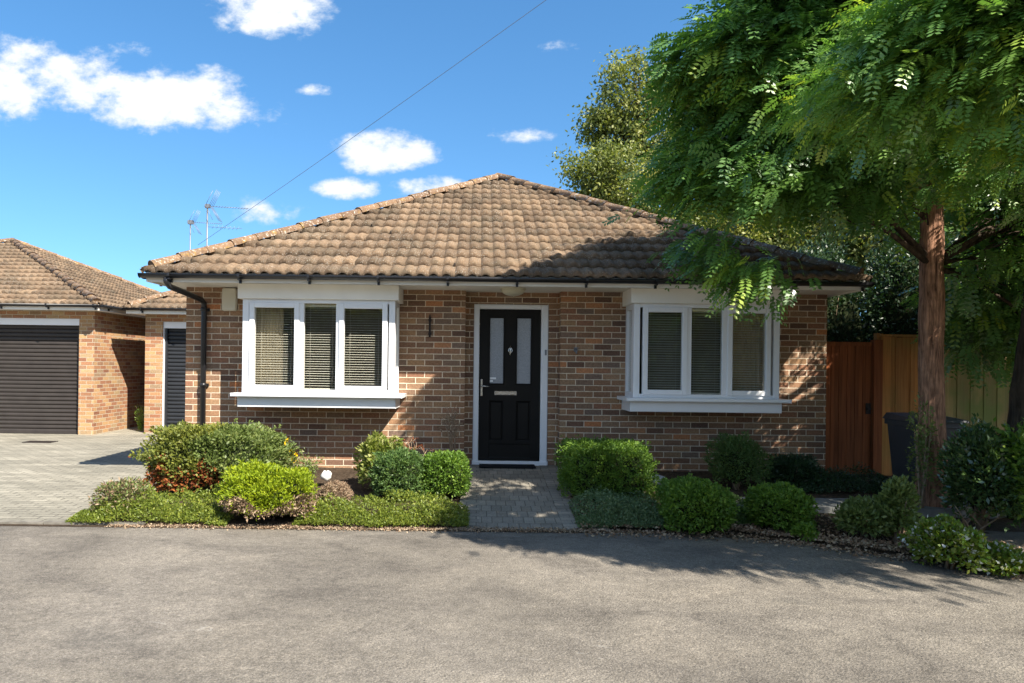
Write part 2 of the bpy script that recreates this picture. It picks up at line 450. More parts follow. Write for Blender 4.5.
L['cover'] = leaf_mat('leaf_cover', [(0,(0.086,0.120,0.018)),(0.5,(0.151,0.195,0.028)),(1,(0.266,0.284,0.040))], 0.25, 0.5, 0.4)
L['greycover'] = leaf_mat('leaf_greycover', [(0,(0.082,0.134,0.058)),(0.6,(0.134,0.202,0.091)),(1,(0.234,0.286,0.143))], 0.2, 0.5, 0.4)
L['varieg'] = leaf_mat('leaf_varieg', [(0,(0.10,0.15,0.02)),(0.5,(0.22,0.25,0.05)),(1,(0.46,0.46,0.20))], 0.3, 0.5, 0.4)
L['dry'] = leaf_mat('leaf_dry', [(0,(0.18,0.11,0.07)),(0.5,(0.30,0.21,0.14)),(1,(0.45,0.36,0.25))], 0.1, 0.8, 0.1, 1.0)
L['laurel'] = leaf_mat('leaf_laurel', [(0,(0.042,0.082,0.028)),(0.6,(0.079,0.134,0.042)),(1,(0.146,0.216,0.063))], 0.15, 0.22, 0.8)
L['white'] = leaf_mat('petal_white', [(0,(0.60,0.60,0.55)),(1,(0.80,0.80,0.78))], 0.2, 0.6, 0.2, 0.9)
L['yellow'] = leaf_mat('petal_yellow', [(0,(0.75,0.45,0.01)),(1,(0.85,0.65,0.02))], 0.2, 0.6, 0.2, 1.0)
L['purple'] = leaf_mat('leaf_purple', [(0,(0.10,0.06,0.06)),(0.5,(0.16,0.13,0.06)),(1,(0.20,0.20,0.07))], 0.2, 0.5, 0.3)

# ------------------------------------------------------------------ world, sun, camera
SUN = Vector((SX, -1.0, K)).normalized()
el = math.asin(SUN.z); az = math.atan2(SUN.x, SUN.y)
w = bpy.data.worlds.new('World'); sc.world = w; w.use_nodes = True
nt = w.node_tree; nt.nodes.clear()
def wn(typ): return nt.nodes.new(typ)
out = wn('ShaderNodeOutputWorld'); bg = wn('ShaderNodeBackground')
sky = wn('ShaderNodeTexSky'); sky.sky_type = 'NISHITA'; sky.sun_disc = False
sky.sun_elevation = el; sky.sun_rotation = az; sky.altitude = 0
sky.air_density = 1.0; sky.dust_density = 0.3; sky.ozone_density = 1.6
tc = wn('ShaderNodeTexCoord'); sep = wn('ShaderNodeSeparateXYZ'); nt.links.new(tc.outputs['Generated'], sep.inputs[0])
def wm(op, a, b=None, c=None):
    m = wn('ShaderNodeMath'); m.operation = op
    for i, x in enumerate((a, b, c)):
        if x is None: continue
        if isinstance(x, bpy.types.NodeSocket): nt.links.new(x, m.inputs[i])
        else: m.inputs[i].default_value = x
    return m.outputs[0]
ys = wm('MAXIMUM', sep.outputs['Y'], 0.05)
gu = wm('DIVIDE', sep.outputs['X'], ys); gv = wm('DIVIDE', sep.outputs['Z'], ys)
cmb = wn('ShaderNodeCombineXYZ'); nt.links.new(gu, cmb.inputs[0]); nt.links.new(gv, cmb.inputs[1])
def wnoise(scale, detail, rough, off=(0,0,0)):
    mp = wn('ShaderNodeMapping'); nt.links.new(cmb.outputs[0], mp.inputs[0]); mp.inputs['Location'].default_value = off
    mp.inputs['Scale'].default_value = (1.0, 1.5, 1.0)
    n = wn('ShaderNodeTexNoise'); nt.links.new(mp.outputs[0], n.inputs['Vector'])
    n.inputs['Scale'].default_value = scale; n.inputs['Detail'].default_value = detail; n.inputs['Roughness'].default_value = rough
    return n.outputs['Fac']
nz = wm('SUBTRACT', wnoise(9, 8, 0.6), 0.5)
nz3 = wm('SUBTRACT', wnoise(28, 7, 0.65, (1.3, .4, 0)), 0.5)
nz2 = wm('SUBTRACT', wnoise(3.2, 6, 0.55, (3.1, 1.7, 0)), 0.5)
# clouds: heading (u), height (v), half sizes, weight
clouds = [(5,80,70,42,2.0),(70,82,75,34,1.9),(165,98,88,42,2.1),(215,112,50,26,1.5),(195,118,50,20,1.15),(120,60,60,20,.6),(270,6,62,30,1.6),(230,0,30,14,.6),(315,90,22,7,1.0),(385,150,52,24,1.6),(398,158,26,10,.8),(345,189,36,11,1.4),
          (430,187,40,12,1.4),(265,211,52,15,1.1),(240,204,22,10,.6),(517,136,38,9,1.0),(570,44,30,8,.45),(262,118,26,14,.4),(-40,70,60,30,1.2),
          (900,60,90,28,1.0),(1150,120,90,30,1.1),(-260,60,120,30,1.2)]
acc = None
for (cx, cy, rx, ry, wt) in clouds:
    u = cx - VX; v = cy - VY; u0 = (u + TH*v)/F; v0 = -(v - TH*u)/F
    a = wm('DIVIDE', wm('SUBTRACT', gu, u0), rx/F); b = wm('DIVIDE', wm('SUBTRACT', gv, v0), ry/F)
    r2 = wm('ADD', wm('MULTIPLY', a, a), wm('MULTIPLY', b, b))
    m = wm('MULTIPLY', wm('SUBTRACT', 1.0, r2), wt)
    acc = m if acc is None else wm('MAXIMUM', acc, m)
acc = wm('MAXIMUM', acc, -1.6)
dens = wm('ADD', wm('ADD', wm('MULTIPLY', acc, 0.55), wm('ADD', wm('MULTIPLY', nz, 3.2), wm('MULTIPLY', nz3, 1.5))), wm('MULTIPLY', nz2, 1.2))
cr = wn('ShaderNodeValToRGB'); nt.links.new(dens, cr.inputs[0]); cr.color_ramp.elements[0].position = 0.0; cr.color_ramp.elements[1].position = 0.85
cr.color_ramp.interpolation = 'EASE'
front = wm('GREATER_THAN', sep.outputs['Y'], 0.06)
cfac = wm('MULTIPLY', cr.outputs['Color'], front)
cfac = wm('MULTIPLY', cfac, wm('GREATER_THAN', sep.outputs['Z'], 0.0))
bn = wn('ShaderNodeTexNoise'); nt.links.new(tc.outputs['Generated'], bn.inputs['Vector']); bn.inputs['Scale'].default_value = 3.0; bn.inputs['Detail'].default_value = 6
br = wn('ShaderNodeValToRGB'); nt.links.new(bn.outputs['Fac'], br.inputs[0]); br.color_ramp.elements[0].position = 0.42; br.color_ramp.elements[1].position = 0.60
bk = wm('MULTIPLY', wm('MULTIPLY', br.outputs['Color'], 0.9), wm('MINIMUM', 1.0, wm('MAXIMUM', 0.0, wm('MULTIPLY', wm('SUBTRACT', 0.0, sep.outputs['Y']), 5.0))))  # bright cloud cover added behind the viewer, unseen, to fill the shade
bk = wm('MULTIPLY', bk, wm('GREATER_THAN', sep.outputs['Z'], 0.0))
cfac = wm('MAXIMUM', cfac, bk)
hsv = wn('ShaderNodeHueSaturation'); hsv.inputs['Saturation'].default_value = 1.24; hsv.inputs['Value'].default_value = 0.80
zz = wm('ADD', wm('MULTIPLY', wm('MAXIMUM', sep.outputs['Z'], 0.0), 0.95), 0.13)
cv = wn('ShaderNodeCombineXYZ'); nt.links.new(sep.outputs['X'], cv.inputs[0]); nt.links.new(sep.outputs['Y'], cv.inputs[1]); nt.links.new(zz, cv.inputs[2])
nrm = wn('ShaderNodeVectorMath'); nrm.operation = 'NORMALIZE'; nt.links.new(cv.outputs[0], nrm.inputs[0]); nt.links.new(nrm.outputs[0], sky.inputs['Vector'])
nt.links.new(sky.outputs[0], hsv.inputs['Color'])
cmix = wn('ShaderNodeMix'); cmix.data_type = 'RGBA'
nt.links.new(cfac, cmix.inputs[0]); tintn = wn('ShaderNodeMix'); tintn.data_type = 'RGBA'; tintn.blend_type = 'MULTIPLY'; tintn.inputs[0].default_value = 1.0
nt.links.new(hsv.outputs[0], tintn.inputs[6]); tintn.inputs[7].default_value = (0.80, 0.91, 0.90, 1); nt.links.new(tintn.outputs[2], cmix.inputs[6])
ccol = wn('ShaderNodeValToRGB'); nt.links.new(wm('ADD', dens, wm('MULTIPLY', bk, 2.5)), ccol.inputs[0])
ccol.color_ramp.elements[0].position = 0.25; ccol.color_ramp.elements[0].color = (2.3,2.65,3.1,1)
ccol.color_ramp.elements[1].position = 1.0; ccol.color_ramp.elements[1].color = (3.25,3.3,3.4,1)
nt.links.new(ccol.outputs[0], cmix.inputs[7])
nt.links.new(cmix.outputs[2], bg.inputs['Color']); bg.inputs['Strength'].default_value = 0.125
nt.links.new(bg.outputs[0], out.inputs['Surface'])

sl = bpy.data.lights.new('sun', 'SUN'); sl.energy = 4.35; sl.angle = math.radians(0.5); sl.color = (1.0, 0.93, 0.82)
so = bpy.data.objects.new('sun', sl); COL.objects.link(so); so.rotation_euler = SUN.to_track_quat('Z', 'Y').to_euler(); so.location = (9, -10, 13)

cam = bpy.data.cameras.new('camera'); co = bpy.data.objects.new('camera', cam); COL.objects.link(co)
cam.sensor_width = 36; cam.lens = F / 1024 * 36; cam.clip_end = 2000; cam.clip_start = 0.05
cam.shift_x = (512 - VX) / 1024; cam.shift_y = (VY - 341.5) / 1024
co.location = (0, CAMY, CAMZ)
co.rotation_euler = (Matrix.Rotation(math.radians(90), 3, 'X') @ Matrix.Rotation(TH, 3, 'Z')).to_euler()
sc.camera = co
sc.view_settings.view_transform = 'Standard'; sc.view_settings.look = 'None'
sc.view_settings.exposure = 1.45; sc.view_settings.gamma = 1.0
sc.cycles.max_bounces = 6; sc.cycles.transparent_max_bounces = 12; sc.cycles.diffuse_bounces = 3; sc.cycles.glossy_bounces = 3

# ------------------------------------------------------------------ setting
def ground_z(x, y):
    """height of the beds and the path: falling from the house to the road"""
    t = max(0.0, min(1.0, -y / 2.6))
    base = -0.02 - 0.16 * t
    return base if y < 0 else -0.02 - 0.10 * min(1, y)

def sheet(name, poly_fn, x0, x1, y0, y1, nx, ny, zf, mat, label=None):
    v = []; q = []
    for j in range(ny + 1):
        for i in range(nx + 1):
            y = y0 + (y1 - y0) * j / ny
            xa, xb = poly_fn(y) if poly_fn else (x0, x1)
            x = xa + (xb - xa) * i / nx
            v.append((x, y, zf(x, y)))
    for j in range(ny):
        for i in range(nx):
            a = j * (nx + 1) + i
            q.append((a, a + 1, a + nx + 2, a + nx + 1))
    o = np_mesh(name, v, q, mat, smooth=True)
    o['kind'] = 'structure'
    return o

sheet('ground', None, -300, 300, -150, 500, 2, 2, lambda x, y: -0.30, M['earth'])
sheet('road', None, -60, 60, -40, -1.5, 120, 30, lambda x, y: -0.20 - 0.006 * math.sin(x*0.9) * max(0, min(1, -y-3)), M['asphalt'])
sheet('driveway', None, -30, -3.62, -2.54, 14, 30, 40, lambda x, y: -0.194 + 0.0045 * max(0, y + 2.5), M['drive'])
def kerb_strip():
    b = MB()
    x = -30.0
    while x < -3.3:
        l = 0.9
        dz = random.uniform(-0.004, 0.004)
        b.box(x + .004, x + l - .004, -2.62, -2.545, -0.27, -0.176 + dz)
        x += l
    o = b.build('kerb', M['kerb']); o['kind'] = 'structure'
kerb_strip()
sheet('road_edge', lambda y: (-30, 1.2), 0, 0, -2.685, -2.60, 40, 2, lambda x, y: -0.1955, M['soil'])
# beds and path
def noise1(x, s): return math.sin(x*2.1+s)*0.5 + math.sin(x*5.3+s*2.7)*0.3 + math.sin(x*11.7+s*1.3)*0.2
sheet('flower_bed', None, -3.62, -0.10, -2.60, 0.0, 60, 40, lambda x, y: ground_z(x, y) - 0.012 + 0.01*noise1(x*3+y*4, 1.0), M['soil'])
def bed_front(x):
    # the bed runs out over the road edge towards the right
    if x < 2.2: return -2.66 + 0.03*noise1(x*2, 3)
    return -2.66 - (x-2.2)*0.62 - max(0, x-3.4)*0.35 + 0.06*noise1(x*3, 3)
def bed_right():
    v = []; q = []; nx, ny = 110, 60
    for j in range(ny+1):
        for i in range(nx+1):
            x = 0.94 + 9.0*i/nx
            yf = max(bed_front(x), -5.2); y = yf + (0.35 - yf)*j/ny
            edge = min(1, j/6)
            z = max(ground_z(x, y), -0.19) + 0.012*noise1(x*4+y*5, 2)
            if x > 4.4: z -= 0.03
            z = z*edge + (-0.194)*(1-edge)
            v.append((x, y, z))
    for j in range(ny):
        for i in range(nx):
            a = j*(nx+1)+i; q.append((a, a+1, a+nx+2, a+nx+1))
    o = np_mesh('planting_bed', v, q, M['soil'], smooth=True); o['kind'] = 'structure'
bed_right()
def path_x(y):
    t = max(0, (-y - 1.7) / 0.95)
    return (-0.12 - 0.12*t, 0.94 + 0.22*t*t)
sheet('path', lambda y: (max(path_x(y)[0]+0.15, 0.03), 0.80), 0, 0, -2.60, 0.25, 8, 26, lambda x, y: 0.004 + (-0.20*min(1,max(0,-y/2.6))), M['path'])
sheet('path_edging', lambda y: (path_x(y)[0]-0.05, 0.03), 0, 0, -2.60, 0.25, 3, 26, lambda x, y: 0.008 + (-0.20*min(1,max(0,-y/2.6))), M['path_edge'])
sheet('path_edging', lambda y: (0.80, path_x(y)[1]+0.1), 0, 0, -2.60, 0.25, 3, 26, lambda x, y: 0.008 + (-0.20*min(1,max(0,-y/2.6))), M['path_edge'])
sb = MB()
for i in range(5):
    x = 2.5 + i*0.61
    sb.box(x, x+0.595, -1.95, -1.42, -0.19, -0.085 + random.uniform(-.004,.004))
o = sb.build('side_path', M['slab']); o['kind'] = 'structure'
sb = MB(); sb.box(4.42, 5.45, -0.55, 0.2, -0.2, -0.10)
o = sb.build('gate_threshold', M['slab']); o['kind'] = 'structure'

# ------------------------------------------------------------------ tiled roofs
def tile_slope(O, U, L, V, half, acc, seed=0, gauge=0.31, roll=0.15):
    """one roof slope: O eave corner, U eave direction, V up-slope; narrows on both sides at 45 degrees in plan"""
    O = np.array(O, float); U = np.array(U, float); V = np.array(V, float); V /= np.linalg.norm(V)
    N = np.cross(U, V); N /= np.linalg.norm(N)
    if N[2] < 0: N = -N
    cosp = math.hypot(V[0], V[1])
    vmax = half / cosp
    rng = np.random.default_rng(seed)
    nc = int(math.ceil(vmax / gauge))
    ns = int(L / roll * 7)
    us = np.linspace(0, L, ns + 1)
    def prof(u):
        p = (u / roll) % 1.0
        # broad roll, narrow pan
        return 0.036 * np.clip(np.sin(np.pi * np.clip(p / 0.72, 0, 1)), 0, 1) ** 0.8
    for c in range(nc):
        v0 = c * gauge; v1 = min(vmax, v0 + gauge)
        if v1 - v0 < 0.02: continue
        uL0, uR0 = v0 * cosp, L - v0 * cosp; uL1, uR1 = v1 * cosp, L - v1 * cosp
        ntile = int(L / (roll*2)) + 2
        jl = rng.normal(0, 0.0035, ntile); js = rng.normal(0, 0.006, ntile); jt = rng.random(ntile)
        ti = np.clip((us / (roll*2)).astype(int), 0, ntile-1)
        off = 0.0
        ph = prof(us + off)
        lift0 = 0.050 + ph + jl[ti]; lift1 = 0.006 + ph*0.45
        ua = np.clip(us, uL0, uR0); ub = np.clip(us, uL1, uR1)
        va = v0 - 0.018 + js[ti]
        A = O + ua[:,None]*U + va[:,None]*V + lift0[:,None]*N
        B = O + ub[:,None]*U + v1*V + lift1[:,None]*N
        C = O + ua[:,None]*U + (va+0.004)[:,None]*V + (ph*0.9 - 0.004)[:,None]*N
        for i in range(ns):
            if ua[i+1]-ua[i] < 1e-5 and ub[i+1]-ub[i] < 1e-5: continue
            b = len(acc['v'])
            acc['v'] += [A[i],A[i+1],B[i+1],B[i],C[i],C[i+1]]
            acc['q'] += [(b,b+1,b+2,b+3),(b+4,b+5,b+1,b)]
            tv = float(jt[ti[i]]); acc['t'] += [tv, tv]

def hip_caps(A, B, acc, r=0.085, seg=0.33, seed=0):
    A = Vector(A); B = Vector(B); rng = random.Random(seed)
    d = (B - A); Lh = d.length; d.normalize()
    side = d.cross(Vector((0,0,1))).normalized(); up = side.cross(d).normalized()
    A = A + d*0.12; Lh -= 0.12
    n = int(Lh / seg)
    for i in range(n):
        p0 = A + d * (i * Lh / n - 0.02); p1 = A + d * ((i + 1) * Lh / n + 0.02)
        j = rng.uniform(-0.008, 0.008); r0 = r * 1.12; r1 = r * 0.96
        tv = rng.random()
        K_ = 9
        ring = []
        for (p, rr) in ((p0, r0), (p1, r1)):
            for k in range(K_ + 1):
                a = math.pi * (k / K_) * 1.1 - 0.05 * math.pi
                ring.append(p + side * math.cos(a) * rr + up * (math.sin(a) * rr * 0.8 + j))
        b = len(acc['v'])
        acc['v'] += [np.array(q) for q in ring]
        for k in range(K_):
            acc['q'].append((b+k, b+k+1, b+K_+1+k+1, b+K_+1+k)); acc['t'].append(tv)
        # closing face at the lower end
        c = len(acc['v']); acc['v'].append(np.array(p0 - up*0.02))
        for k in range(K_):
            acc['q'].append((b+k, b+k, c, b+k+1) if False else (c, c, b+k, b+k+1)); acc['t'].append(tv)

def fix_quads(acc):
    # duplicate collapsed corners so that every face has four distinct vertices
    V = list(acc['v']); Q = []
    for q in acc['q']:
        if len(set(q)) < 4:
            q = list(q); seen = set()
            for i, k in enumerate(q):
                if k in seen:
                    V.append(V[k] + np.array((0,0,1e-4))); q[i] = len(V)-1
                else: seen.add(k)
        Q.append(tuple(q))
    return np.array(V), np.array(Q)

def hipped_roof(parent, x0, x1, y0, y1, z0, apexz, seed):
    half = (x1 - x0) / 2; rise = apexz - z0; xm = (x0+x1)/2
    if y1 - y0 < 2*half: y1 = y0 + 2*half
    acc = dict(v=[], q=[], t=[])
    tile_slope((x0,y0,z0), (1,0,0), x1-x0, (0,half,rise), half, acc, seed)
    for (O, U, V) in (((x0,y1,z0),(0,-1,0),(half,0,rise)), ((x1,y0,z0),(0,1,0),(-half,0,rise))):
        tile_slope(O, U, y1-y0, V, half, acc, seed+3)
    tile_slope((x1,y1,z0), (-1,0,0), x1-x0, (0,-half,rise), half, acc, seed+5)
    v, q = fix_quads(acc)
    roof = np_mesh('roof', v, q, M['roof'], parent, acc['t'])
    acc = dict(v=[], q=[], t=[])
    e = 0.045
    for i, (a, b) in enumerate((((x0,y0,z0+e),(xm,y0+half,apexz+e)), ((x1,y0,z0+e),(xm,y0+half,apexz+e)),
                   ((x0,y1,z0+e),(xm,y1-half,apexz+e)), ((x1,y1,z0+e),(xm,y1-half,apexz+e)))):
        hip_caps(a, b, acc, seed=seed+i)
    if y1-y0 > 2*half + 0.3: hip_caps((xm,y0+half,apexz+e+.02), (xm,y1-half,apexz+e+.02), acc, seed=seed+9)
    v, q = fix_quads(acc)
    np_mesh('hip_tiles', v, q, M['hip'], roof, acc['t'])
    return roof

# ------------------------------------------------------------------ the bungalow
HX0, HX1, HY1 = -3.70, 4.41, 7.7
EX0, EX1, EY0, EY1 = -3.88, 4.50, -0.80, 8.5
house = empty('bungalow', (0.35, 0, -0.2), 'brick bungalow with a hipped brown tiled roof, black front door and two white bay windows', 'house')
ZT = 2.235
wb = MB()
BL = (-2.83, -1.0); BR = (1.863, 3.615)           # bay fronts
BZ0, BZ1 = 0.925, 2.053
def wall_front(b):
    ops = [(BL[0]+.06, BL[1]-.06, BZ0-.02, BZ1), (BR[0]+.06, BR[1]-.06, BZ0-.02, BZ1)]
    zb = -0.35
    b.box(HX0, ops[0][0], 0, .25, zb, ZT); b.box(ops[0][1], -0.165, 0, .25, zb, ZT)
    b.box(1.04, ops[1][0], 0, .25, zb, ZT); b.box(ops[1][1], HX1, 0, .25, zb, ZT)
    for (a, c, z0, z1) in ops:
        b.box(a, c, 0, .25, zb, z0); b.box(a, c, 0, .25, z1, ZT)
    # door recess
    b.box(-0.165, -0.061, .2, .45, zb, ZT); b.box(0.909, 1.04, .2, .45, zb, ZT)
    b.box(-0.061, 0.909, .2, .45, 2.085, ZT); b.box(-0.061, 0.909, .2, .45, zb, -.012)
    b.box(-0.415, -0.165, .25, .45, zb, ZT); b.box(1.04, 1.29, .25, .45, zb, ZT)
wall_front(wb)
wb.box(HX0, HX0+.25, .25, HY1, -.35, ZT); wb.box(HX1-.25, HX1, .25, HY1, -.35, ZT); wb.box(HX0+.25, HX1-.25, HY1-.25, HY1, -.35, ZT)
wb.build('wall', M['brick'], house)
hipped_roof(house, EX0, EX1, EY0, EY1, 2.315, 4.52, 21)
b = MB()
b.box(EX0+.04, EX1-.04, EY0+.06, 0.0, ZT, ZT+.015)
b.box(-0.165, 1.04, 0.0, .2, ZT, ZT+.015)
b.box(EX0+.04, HX0, 0.0, EY1-.06, ZT, ZT+.015); b.box(HX1, EX1-.04, 0.0, EY1-.06, ZT, ZT+.015)
b.box(HX0, HX1, HY1, EY1-.06, ZT, ZT+.015)
b.build('soffit', M['cream_paint'], house)
b = MB()
b.box(EX0+.02, EX1-.02, EY0+.04, EY0+.058, 2.212, 2.325); b.box(EX0+.02, EX1-.02, EY1-.058, EY1-.04, 2.212, 2.325)
b.box(EX0+.02, EX0+.038, EY0+.058, EY1-.058, 2.212, 2.325); b.box(EX1-.038, EX1-.02, EY0+.058, EY1-.058, 2.212, 2.325)
fas = b.build('fascia', M['cream_paint'], house)

def gutter(parent, p0, p1, r=0.05, th=0.006, clips=0.8, outv=(0,-1,0), mat=None):
    p0 = Vector(p0); p1 = Vector(p1); ov = Vector(outv)
    b = MB(); n = 8; vs = []
    for p in (p0, p1):
        for rr in (r, r - th):
            for k in range(n + 1):
                a = math.pi * k / n
                vs.append(p + ov * math.cos(a) * rr - Vector((0,0,1)) * math.sin(a) * rr * 1.0)
    m = n + 1; fs = []
    for k in range(n):
        fs.append((k, k+1, 2*m+k+1, 2*m+k)); fs.append((m+k, 3*m+k, 3*m+k+1, m+k+1))
        fs.append((k, m+k, m+k+1, k+1)); fs.append((2*m+k, 2*m+k+1, 3*m+k+1, 3*m+k))
    fs += [(0, 2*m, 3*m, m), (n, m+n, 3*m+n, 2*m+n)]
    b.add(vs, fs, 0, True)
    d = (p1 - p0); Lg = d.length; d.normalize()
    # stop ends
    for p in (p0, p1):
        b.add([p + ov*math.cos(math.pi*k/n)*(r+.004) - Vector((0,0,1))*math.sin(math.pi*k/n)*(r+.004) for k in range(n+1)], [tuple(range(n+1))])
    o = b.build('gutter', mat or M['black_pvc'], parent)
    s = 0.35
    while s < Lg:
        c = MB(); q = p0 + d * s
        rot = Matrix.Translation(q) @ Matrix(((d.x, -ov.x, 0, 0), (d.y, -ov.y, 0, 0), (0, 0, 1, 0), (0, 0, 0, 1)))
        c.box(-.014, .014, -.058, -.045, -.03, .006, mat=rot)
        c.box(-.012, .012, -.04, .052, -.066, -.052, mat=rot)
        c.box(-.014, .014, .028, .052, -.098, -.052, mat=rot)
        s += clips
        c.build('bracket', mat or M['black_pvc'], o)
    return o
gutter(house, (EX0-.03, EY0-.02, 2.300), (EX1+.03, EY0-.02, 2.296))
gutter(house, (EX0-.03, EY0+.1, 2.300), (EX0-.03, EY1, 2.296), outv=(-1,0,0))
# downpipe with swan neck
b = MB()
q0 = Vector((-3.60, -0.82, 2.26)); xw = -3.455
b.tube([q0, q0+Vector((0,0,-.05)), q0+Vector((0.01,.06,-.10)), Vector((xw-.015,-.12,2.07)), Vector((xw,-.055,2.03)), Vector((xw,-.052,1.96)), Vector((xw,-.052,-.16))], .034, 12)
for z in (1.95, 1.0, 0.1):
    b.tube([(xw,-.052,z-.025),(xw,-.052,z+.025)], .041, 12)
    b.box(xw-.055, xw+.055, -.03, -.001, z-.018, z+.018)
dp = b.build('downpipe', M['black_pvc'], house)

# bay windows
def slat_blind(x0, x1, z0, z1, y, parent, raise_=0.0, tilt=14, name='blind'):
    n = int((z1 - z0) / 0.0295); b = MB()
    ca, sa = math.cos(math.radians(tilt)), math.sin(math.radians(tilt))
    rr = random.Random(int(x0*1000))
    for i in range(n):
        z = z0 + 0.012 + i * 0.0295
        dz0 = rr.uniform(-.0022,.0022); dz1 = rr.uniform(-.0022,.0022)
        hd = 0.0125
        vs = []
        for (x, dz) in ((x0,dz0),(x1,dz1)):
            for (s, c) in ((-1,0),(0,.0022),(1,0)):
                vs.append((x, y + s*hd*ca, z + dz + s*hd*sa + c))
                vs.append((x, y + s*hd*ca, z + dz + s*hd*sa + c - .0012))
        b.add(vs, [(0,6,8,2),(2,8,10,4),(1,3,9,7),(3,5,11,9),(0,1,7,6),(4,10,11,5)])
    b.box(x0, x1, y-.015, y+.015, z1-.02, z1+.008)
    b.box(x0, x1, y-.012, y+.012, z0-.004, z0+.008)
    for fx in (0.18, 0.82):
        x = x0 + (x1-x0)*fx
        b.tube([(x, y-.014, z0), (x, y-.014, z1)], .0014, 5)
    return b.build(name, M['blind'], parent)

def frame_rect(b, x0, x1, z0, z1, w_, y0, y1, bev=0.006):
    b.bevel_box(x0, x0+w_, y0, y1, z0, z1, bev); b.bevel_box(x1-w_, x1, y0, y1, z0, z1, bev)
    b.bevel_box(x0+w_, x1-w_, y0, y1, z0, z0+w_, bev); b.bevel_box(x0+w_, x1-w_, y0, y1, z1-w_, z1, bev)

def bay(x0, x1, layout, label, curtains, cords):
    YF = -0.48; tl = 7 if x0 < 0 else 22
    b = MB()
    # outer posts, head and bottom rail, mullions, then the return sides
    b.bevel_box(x0, x0+.075, YF, YF+.07, BZ0, BZ1, .005); b.bevel_box(x1-.075, x1, YF, YF+.07, BZ0, BZ1, .005)
    b.bevel_box(x0+.075, x1-.075, YF, YF+.07, BZ0, BZ0+.045, .005); b.bevel_box(x0+.075, x1-.075, YF, YF+.07, BZ1-.045, BZ1, .005)
    (sa0, sa1), (f0, f1), (sb0, sb1) = layout
    for (a, c) in ((sa1-.012, f0), (f1, sb0+.012)):
        b.bevel_box(a, c, YF+.003, YF+.066, BZ0+.045, BZ1-.045, .005)
    for (xa, xb) in ((x0, x0+.06), (x1-.06, x1)):
        b.box(xa, xb, YF+.07, YF+.13, BZ0, BZ1); b.box(xa, xb, -.07, -.002, BZ0, BZ1)
        b.box(xa, xb, YF+.13, -.07, BZ0, BZ0+.06); b.box(xa, xb, YF+.13, -.07, BZ1-.06, BZ1)
    fr = b.build('bay_window', M['upvc'], house)
    fr['label'] = label
    # sashes stand a little proud of the frame
    for (a, c) in (layout[0], layout[2]):
        s = MB(); frame_rect(s, a, c, BZ0+.035, BZ1-.04, .062, YF-.016, YF+.05)
        s.box((a+c)/2-.09, (a+c)/2+.09, YF-.024, YF-.0165, BZ1-.066, BZ1-.054)
        s.build('sash', M['upvc'], fr)
    for (a, c, z0, z1) in ((layout[0][0]+.062, layout[0][1]-.062, BZ0+.097, BZ1-.102), (f0, f1, BZ0+.045, BZ1-.045), (layout[2][0]+.062, layout[2][1]-.062, BZ0+.097, BZ1-.102)):
        s = MB(); s.box(a, c, YF+.022, YF+.028, z0, z1); s.build('pane', M['glass'], fr)
    for xa in (x0+.028, x1-.034):
        s = MB(); s.box(xa, xa+.006, YF+.13, -.07, BZ0+.06, BZ1-.06); s.build('pane', M['glass'], fr)
    h = MB(); h.bevel_box(x0-.045, x1+.045, -.535, -.001, BZ1, ZT-.002, .006); h.build('header_panel', M['cream_paint'], fr)
    h = MB(); h.bevel_box(x0-.10, x1+.10, -.605, -.001, BZ0-.042, BZ0, .008); h.build('sill', M['upvc'], fr)
    h = MB(); h.bevel_box(x0-.04, x1+.02, -.515, -.001, BZ0-.168, BZ0-.042, .006); h.build('apron_panel', M['upvc'], fr)
    # blinds
    slat_blind(layout[0][0]+.02, layout[0][1]-.02, BZ0+.05, BZ1-.06, YF+.11, fr, tilt=tl)
    slat_blind(f0-.02, f1+.02, BZ0+.05, BZ1-.06, YF+.11, fr, tilt=tl)
    slat_blind(layout[2][0]+.02, layout[2][1]-.02, BZ0+.05, BZ1-.06, YF+.11, fr, tilt=tl)
    for (cx0, cx1) in curtains:
        cb = []; cq = []; n = 40
        for j, z in enumerate((BZ0+.02, BZ1-.03)):
            for i in range(n+1):
                x = cx0 + (cx1-cx0)*i/n
                cb.append((x, YF+.23 + .022*math.sin(i*1.35) + .012*math.sin(i*.5+j), z))
        for i in range(n): cq.append((i, i+1, n+2+i, n+1+i))
        np_mesh('curtain', cb, cq, M['curtain'], fr, smooth=True)
    # the room behind, so that the glass looks into a room
    r = MB(); ra, rb_, yb, z0, z1 = x0-.5, x1+.5, 3.2, BZ0-.9, ZT-.01
    if ra < HX0+.27: ra = HX0+.27
    if rb_ > HX1-.27: rb_ = HX1-.27
    r.add([(ra,.26,z0),(rb_,.26,z0),(rb_,yb,z0),(ra,yb,z0),(ra,.26,z1),(rb_,.26,z1),(rb_,yb,z1),(ra,yb,z1)], [(0,1,2,3),(4,7,6,5),(1,5,6,2),(2,6,7,3),(3,7,4,0)])
    # inner window board
    r.box(x0+.06, x1-.06, YF+.07, .26, BZ0-.019, BZ0+.012)
    r.build('room_lining', M['inner'], fr)
    return fr
def lx(px): return (px - VX) * 8.62 / F
bayL = bay(BL[0], BL[1], ((lx(249.6)-.008, lx(299)), (lx(303.4), lx(335.3)), (lx(338.5), lx(387)-.0)), 'white bay window to the left of the front door, brightly sunlit', [(-2.74,-2.40)], 1)
bayR = bay(BR[0], BR[1], ((lx(642.5), lx(687)), (lx(691.5), lx(722)), (lx(727), lx(770.5))), 'white bay window to the right of the front door, shaded by the tree', [(3.02,3.5)], 1)

